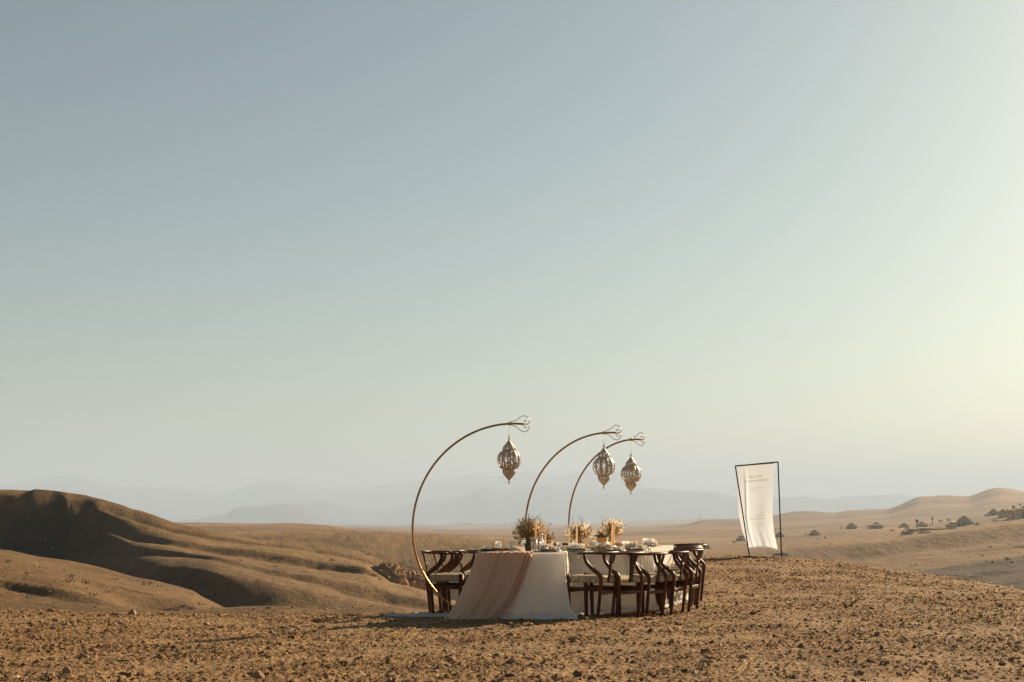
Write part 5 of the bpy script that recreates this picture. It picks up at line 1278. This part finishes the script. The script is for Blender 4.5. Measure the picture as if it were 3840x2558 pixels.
pitched(3782, 3828, 1945, 1912, 1903, 'bulky brown house in the upper hamlet', horns=False, doors=1, dmin=620)
pitched(3818, 3870, 1945, 1908, 1896, 'rightmost house of the upper hamlet, cut by the picture edge', horns=False, doors=1, dmin=620)
def block(px0, px1, yb, yt, label, doors=(), m_=None, dmin=560):
    p = at((px0 + px1) / 2, yb, dmin); k = p.y / F; w = (px1 - px0) * k; h = (yb - yt) * k
    root = empty('mud_house', (p.x, p.y, p.z)); tag(root, label, 'house')
    MB().box((0, 0, h / 2 - .8), (w, w * .5, h + 1.6)).build('wall', m_ or M_WALLM, root, smooth=False)
    MB().box((0, 0, h + .1), (w * 1.02, w * .52, .25)).build('parapet', m_ or M_WALLM, root, smooth=False)
    for a, b, c in doors: MB().box(((a - (px0 + px1) / 2) * k, -w * .25 - .04, h * .4), (b * k, .1, h * c)).build('window', M_HOLE, root, smooth=False)
    return root
block(3408, 3448, 2003, 1985, 'flat roofed mud house at the left of the camp cluster', [(3420, 5, .5)])
block(3444, 3492, 2000, 1982, 'flat roofed mud house with dark square windows in the camp cluster', [(3452, 10, .5), (3462, 4, .7), (3487, 6, .6)])
block(3494, 3552, 1997, 1984, 'long low mud house under a dark roof in the camp cluster', [(3510, 4, .5), (3533, 3, .5)])
block(3548, 3584, 1988, 1968, 'tall plain mud wall right of the camp cluster', [])
block(3152, 3252, 2033, 2021, 'low ruined mud wall enclosure on the lower slope', [(3180, 4, .6), (3215, 5, .5)])
block(3060, 3094, 2034, 2021, 'small square mud enclosure beside a white sail', [])
block(3770, 3795, 1962, 1950, 'tiny ochre hut below the upper hamlet', [])
# chimney tower in the upper hamlet
p = at(3776, 1930, 620); k = p.y / F
MB().lathe([(2.2 * k, -1), (2.0 * k, 20 * k), (2.6 * k, 22 * k), (2.2 * k, 24 * k)], n=10).build('minaret', M_WALLM, loc=tuple(p)); tag(bpy.data.objects['minaret'], 'slim square tower in the upper hamlet', 'tower')
# pale bivouac tents beyond the last chair
for k_, (a, b, yb, yt, lab) in enumerate([(2600, 2630, 2056, 2028, 'left one of two pale pointed tents beyond the last chair'), (2622, 2662, 2058, 2030, 'right one of two pale pointed tents beyond the last chair')]):
    pitched(a, b, yb, yb - (yb - yt) * .28, yt, lab, True, 0, M_WALLM, M_CANVAS, 430, 1, cat='tent')
p = at(2657, 2078, 430); k = p.y / F
r_ = empty('red_parasol', tuple(p)); tag(r_, 'small red parasol on the slope right of the last chair', 'parasol')
MB().lathe([(5 * k, 5 * k), (3 * k, 6.6 * k), (.1, 7.6 * k)], n=8).build('canopy', M_REDF, r_, smooth=False); MB().tube([(0, 0, 0), (0, 0, 7.3 * k)], .05, 6).build('pole', M_TRUNK, r_)
# white sail, parked car, hedge
p = at(3096, 2021); k = p.y / F
mb = MB().add([(-6 * k, 0, 10 * k), (6 * k, 0, 1 * k), (-3 * k, 2, 0)], [(0, 1, 2)]); o = mb.build('shade_sail', M_WHITEP, smooth=False, loc=tuple(p), thick=.08); tag(o, 'white triangular shade sail above a mud enclosure', 'sail')
def car(px, py, L, label, m_=None, rz=.12):
    p = at(px, py); k = p.y / F; l = L * k; r = empty('parked_car', tuple(p), rz); tag(r, label, 'car')
    prof = [(-.5, .12), (-.5, .34), (-.42, .40), (-.30, .42), (-.18, .62), (.22, .62), (.34, .42), (.48, .36), (.5, .22), (.5, .12)]
    v = [(x * l, s * l * .19, z * l * .52) for s in (-1, 1) for x, z in prof]; n_ = len(prof)
    MB().add(v, [tuple(range(n_)), tuple(reversed(range(n_, 2 * n_)))] + [(i, n_ + i, n_ + (i + 1) % n_, (i + 1) % n_) for i in range(n_)]).build('body', m_ or M_WHITEP, r, smooth=False)
    MB().box((.02 * l, 0, .265 * l), (.36 * l, .385 * l, .07 * l)).build('windows', M_HOLE, r, smooth=False)
    for x in (-.3, .3):
        for y in (-.185, .185): MB().lathe([(.085 * l, -.03 * l), (.085 * l, .03 * l)], (x * l, y * l, .085 * l), 12, Matrix.Rotation(math.pi / 2, 3, 'X')).build('wheel', M_BLACK, r)
car(3065, 2036, 20, 'white parked car below the leftmost lodge')
car(3550, 1994, 12, 'white parked car in front of the camp cluster, left of a longer one')
car(3580, 1992, 26, 'long white parked van right of the camp cluster', rz=.1)
car(3675, 1978, 9, 'small white car on the track below the upper hamlet')

def palm(px, yb, yt, label, seed, crown=1.0, dmin=560):
    p = at(px, yb, dmin); k = p.y / F; h = (yb - yt) * k; rr = random.Random(seed)
    r = empty('palm_tree', tuple(p)); tag(r, label, 'palm')
    MB().tube([(0, 0, -.5), (.04 * h, 0, h * .5), (.03 * h, 0, h * .82)], [.045 * h, .035 * h, .03 * h], 7).build('trunk', M_TRUNK, r)
    mb = MB()
    for q in range(34):
        an = rr.uniform(0, 6.28); e = rr.uniform(-.35, 1.2); L = h * .34 * crown * rr.uniform(.8, 1.15)
        d = Vector((math.cos(an) * math.cos(e), math.sin(an) * math.cos(e), math.sin(e))); a = Vector((.03 * h, 0, h * .82))
        mb.blade(a, a + d * L, L * .26, Vector((-math.sin(an), math.cos(an), 0)), Vector((0, 0, -L * .35)), 4)
    mb.build('crown', M_PALM, r)
palm(3437, 1979, 1951, 'bushy palm at the left of the camp cluster', 1, 1.5)
palm(3496, 1972, 1940, 'tallest slender palm above the camp cluster', 2, 1.0)
palm(3523, 1968, 1950, 'left one of two flat topped palms in the camp', 3, 1.1)
palm(3531, 1968, 1951, 'right one of two flat topped palms in the camp', 4, 1.1)
palm(3554, 1966, 1945, 'palm left of the large two storey lodge', 5, 1.0)
palm(3562, 1966, 1946, 'palm touching the terrace of the large lodge', 6, 1.0)
palm(3800, 1918, 1898, 'round headed palm above the upper hamlet', 7, 1.6, 620)
palm(3825, 1910, 1888, 'palm leaning left above the rightmost house', 8, 1.2, 620)
def bush(px, py, w, h, label, seed, dmin, m_=None, name='desert_bush'):
    p = at(px, py, dmin, 3500); k = p.y / F; W_ = w * k / 2; H_ = h * k; rr = random.Random(seed); mb = MB()
    for q in range(int(240)):
        an = rr.uniform(0, 6.28); rad = rr.random() ** .5; c = Vector((math.cos(an) * W_ * rad, math.sin(an) * W_ * .6 * rad, H_ * rr.random() * (1 - rad * .75)))
        d = Vector((rr.gauss(0, 1), rr.gauss(0, 1), rr.gauss(.5, .8))).normalized(); L = (W_ + H_) * .13
        mb.blade(c, c + d * L, L * .30, d.orthogonal().normalized(), n=1)
    o = mb.build(name, m_ or M_BUSH, smooth=False); o.location = tuple(p); tag(o, label, 'bush')
for k_, (px, py, w, h, dm, lab) in enumerate([
    (1040, 2104, 56, 17, 180, 'dark spreading bush alone on the big left hill'),
    (1244, 2103, 20, 8, 180, 'small bush on the ridge between the big hill and the cliff'),
    (372, 2127, 16, 9, 150, 'small bush in the gully of the big left hill'),
    (88, 2222, 26, 10, 48, 'small dark bush in the crease of the nearest left spur'),
    (640, 2292, 66, 8, 80, 'low bush with dry grass at the foot of the middle spur'),
    (797, 2286, 20, 11, 80, 'round bush near the tip of the middle spur'),
    (1400, 2160, 26, 10, 180, 'bush left of the orange cliff on the slope'),
    (1376, 2083, 18, 7, 220, 'bush on the crest above the cliff'),
    (1424, 2176, 14, 7, 180, 'lowest small bush below the orange cliff'),
    (1515, 2118, 12, 6, 300, 'dark shrub dot on the slope beyond the cliff'),
    (1540, 2110, 9, 5, 300, 'smaller shrub dot right of the other one beyond the cliff'),
    (2930, 2086, 62, 14, 380, 'wide dark bush behind the right post of the banner'),
    (2752, 2036, 14, 8, 560, 'small shrub left of the lodge by the banner'),
    (3116, 2026, 34, 9, 560, 'long dark hedge beside the white sail'),
    (3300, 2028, 34, 12, 560, 'rounded dark hedge below the middle lodges'),
    (3342, 1993, 12, 9, 560, 'left one of two small shrubs between the lodges'),
    (3352, 1992, 9, 8, 560, 'right one of two small shrubs between the lodges'),
    (3400, 2012, 44, 34, 480, 'tall leafy shrubs at the left end of the camp cluster'),
    (3470, 2003, 60, 8, 480, 'long dark hedge before the mud houses'),
    (3520, 1988, 44, 14, 560, 'dark shrubs crowding the low mud house'),
    (3664, 1970, 20, 16, 560, 'grey green shrub right of the large lodge'),
    (3732, 1957, 26, 10, 600, 'dark shrub below the upper hamlet'),
    (3700, 1936, 18, 12, 600, 'small shrub left of the upper hamlet'),
    (3185, 2020, 30, 8, 560, 'dark bush on top of the ruined mud wall'),
    (3205, 2017, 10, 10, 560, 'narrow bush on the ruined mud wall, right of a wider one')]):
    bush(px, py, w, h, lab, 700 + k_, dm)
def dry_tuft(px, py, w, h, label, seed, dmin):
    bush(px, py, w, h, label, seed, dmin, M_STRAW, 'dry_grass_tuft')
dry_tuft(3795, 2209, 12, 20, 'upright dry grass tuft at the right edge behind the plateau', 790, 36)
# pale rock on the dark slope at the right
p = at(3800, 2112, 80); o = bpy.data.objects.new('rock', rock_mesh(.16, 88, (1.2, .9, .7))); COL.objects.link(o); o.data.materials.append(M_CONC); o.location = p; tag(o, 'pale rock alone on the dark rocky slope at the right', 'rock')
def pole(px, yb, yt, label, dmin=1500, arm=True):
    p = at(px, yb, dmin, 4000); k = p.y / F; h = (yb - yt) * k; r = empty('utility_pole', tuple(p)); tag(r, label, 'utility pole', 'utility poles along the right skyline')
    MB().tube([(0, 0, -2), (0, 0, h)], [.22, .15], 6).build('pole', M_TRUNK, r)
    if arm: MB().box((0, 0, h * .93), (1.8, .15, .15)).build('crossarm', M_TRUNK, r, smooth=False)
pole(3145, 1922, 1903, 'left utility pole on the low skyline beside the banner'); pole(3180, 1916, 1901, 'second utility pole on the low skyline')
pole(3558, 1861, 1850, 'utility pole on the saddle of the right hill'); pole(3605, 1865, 1856, 'short utility pole just right of the saddle'); pole(3649, 1868, 1841, 'tallest utility pole, left of the highest right hill')
# tower on the far plain
p = at(2628, 1950, 5000, 9000); k = p.y / F
r_ = empty('water_tower', tuple(p)); tag(r_, 'hazy pale tower on the far skyline left of the banner', 'tower')
MB().lathe([(2.2 * k, -8), (2.0 * k, 17 * k)], n=12).build('shaft', M_CONC, r_); MB().lathe([(2.4 * k, 16 * k), (2.8 * k, 17 * k), (2.8 * k, 21 * k), (2.2 * k, 22 * k)], n=12).build('tank', M_CONC, r_)
MB().box((0, 0, 0), (20 * k, 8 * k, 3 * k)).build('plinth', M_CONC, r_, smooth=False)
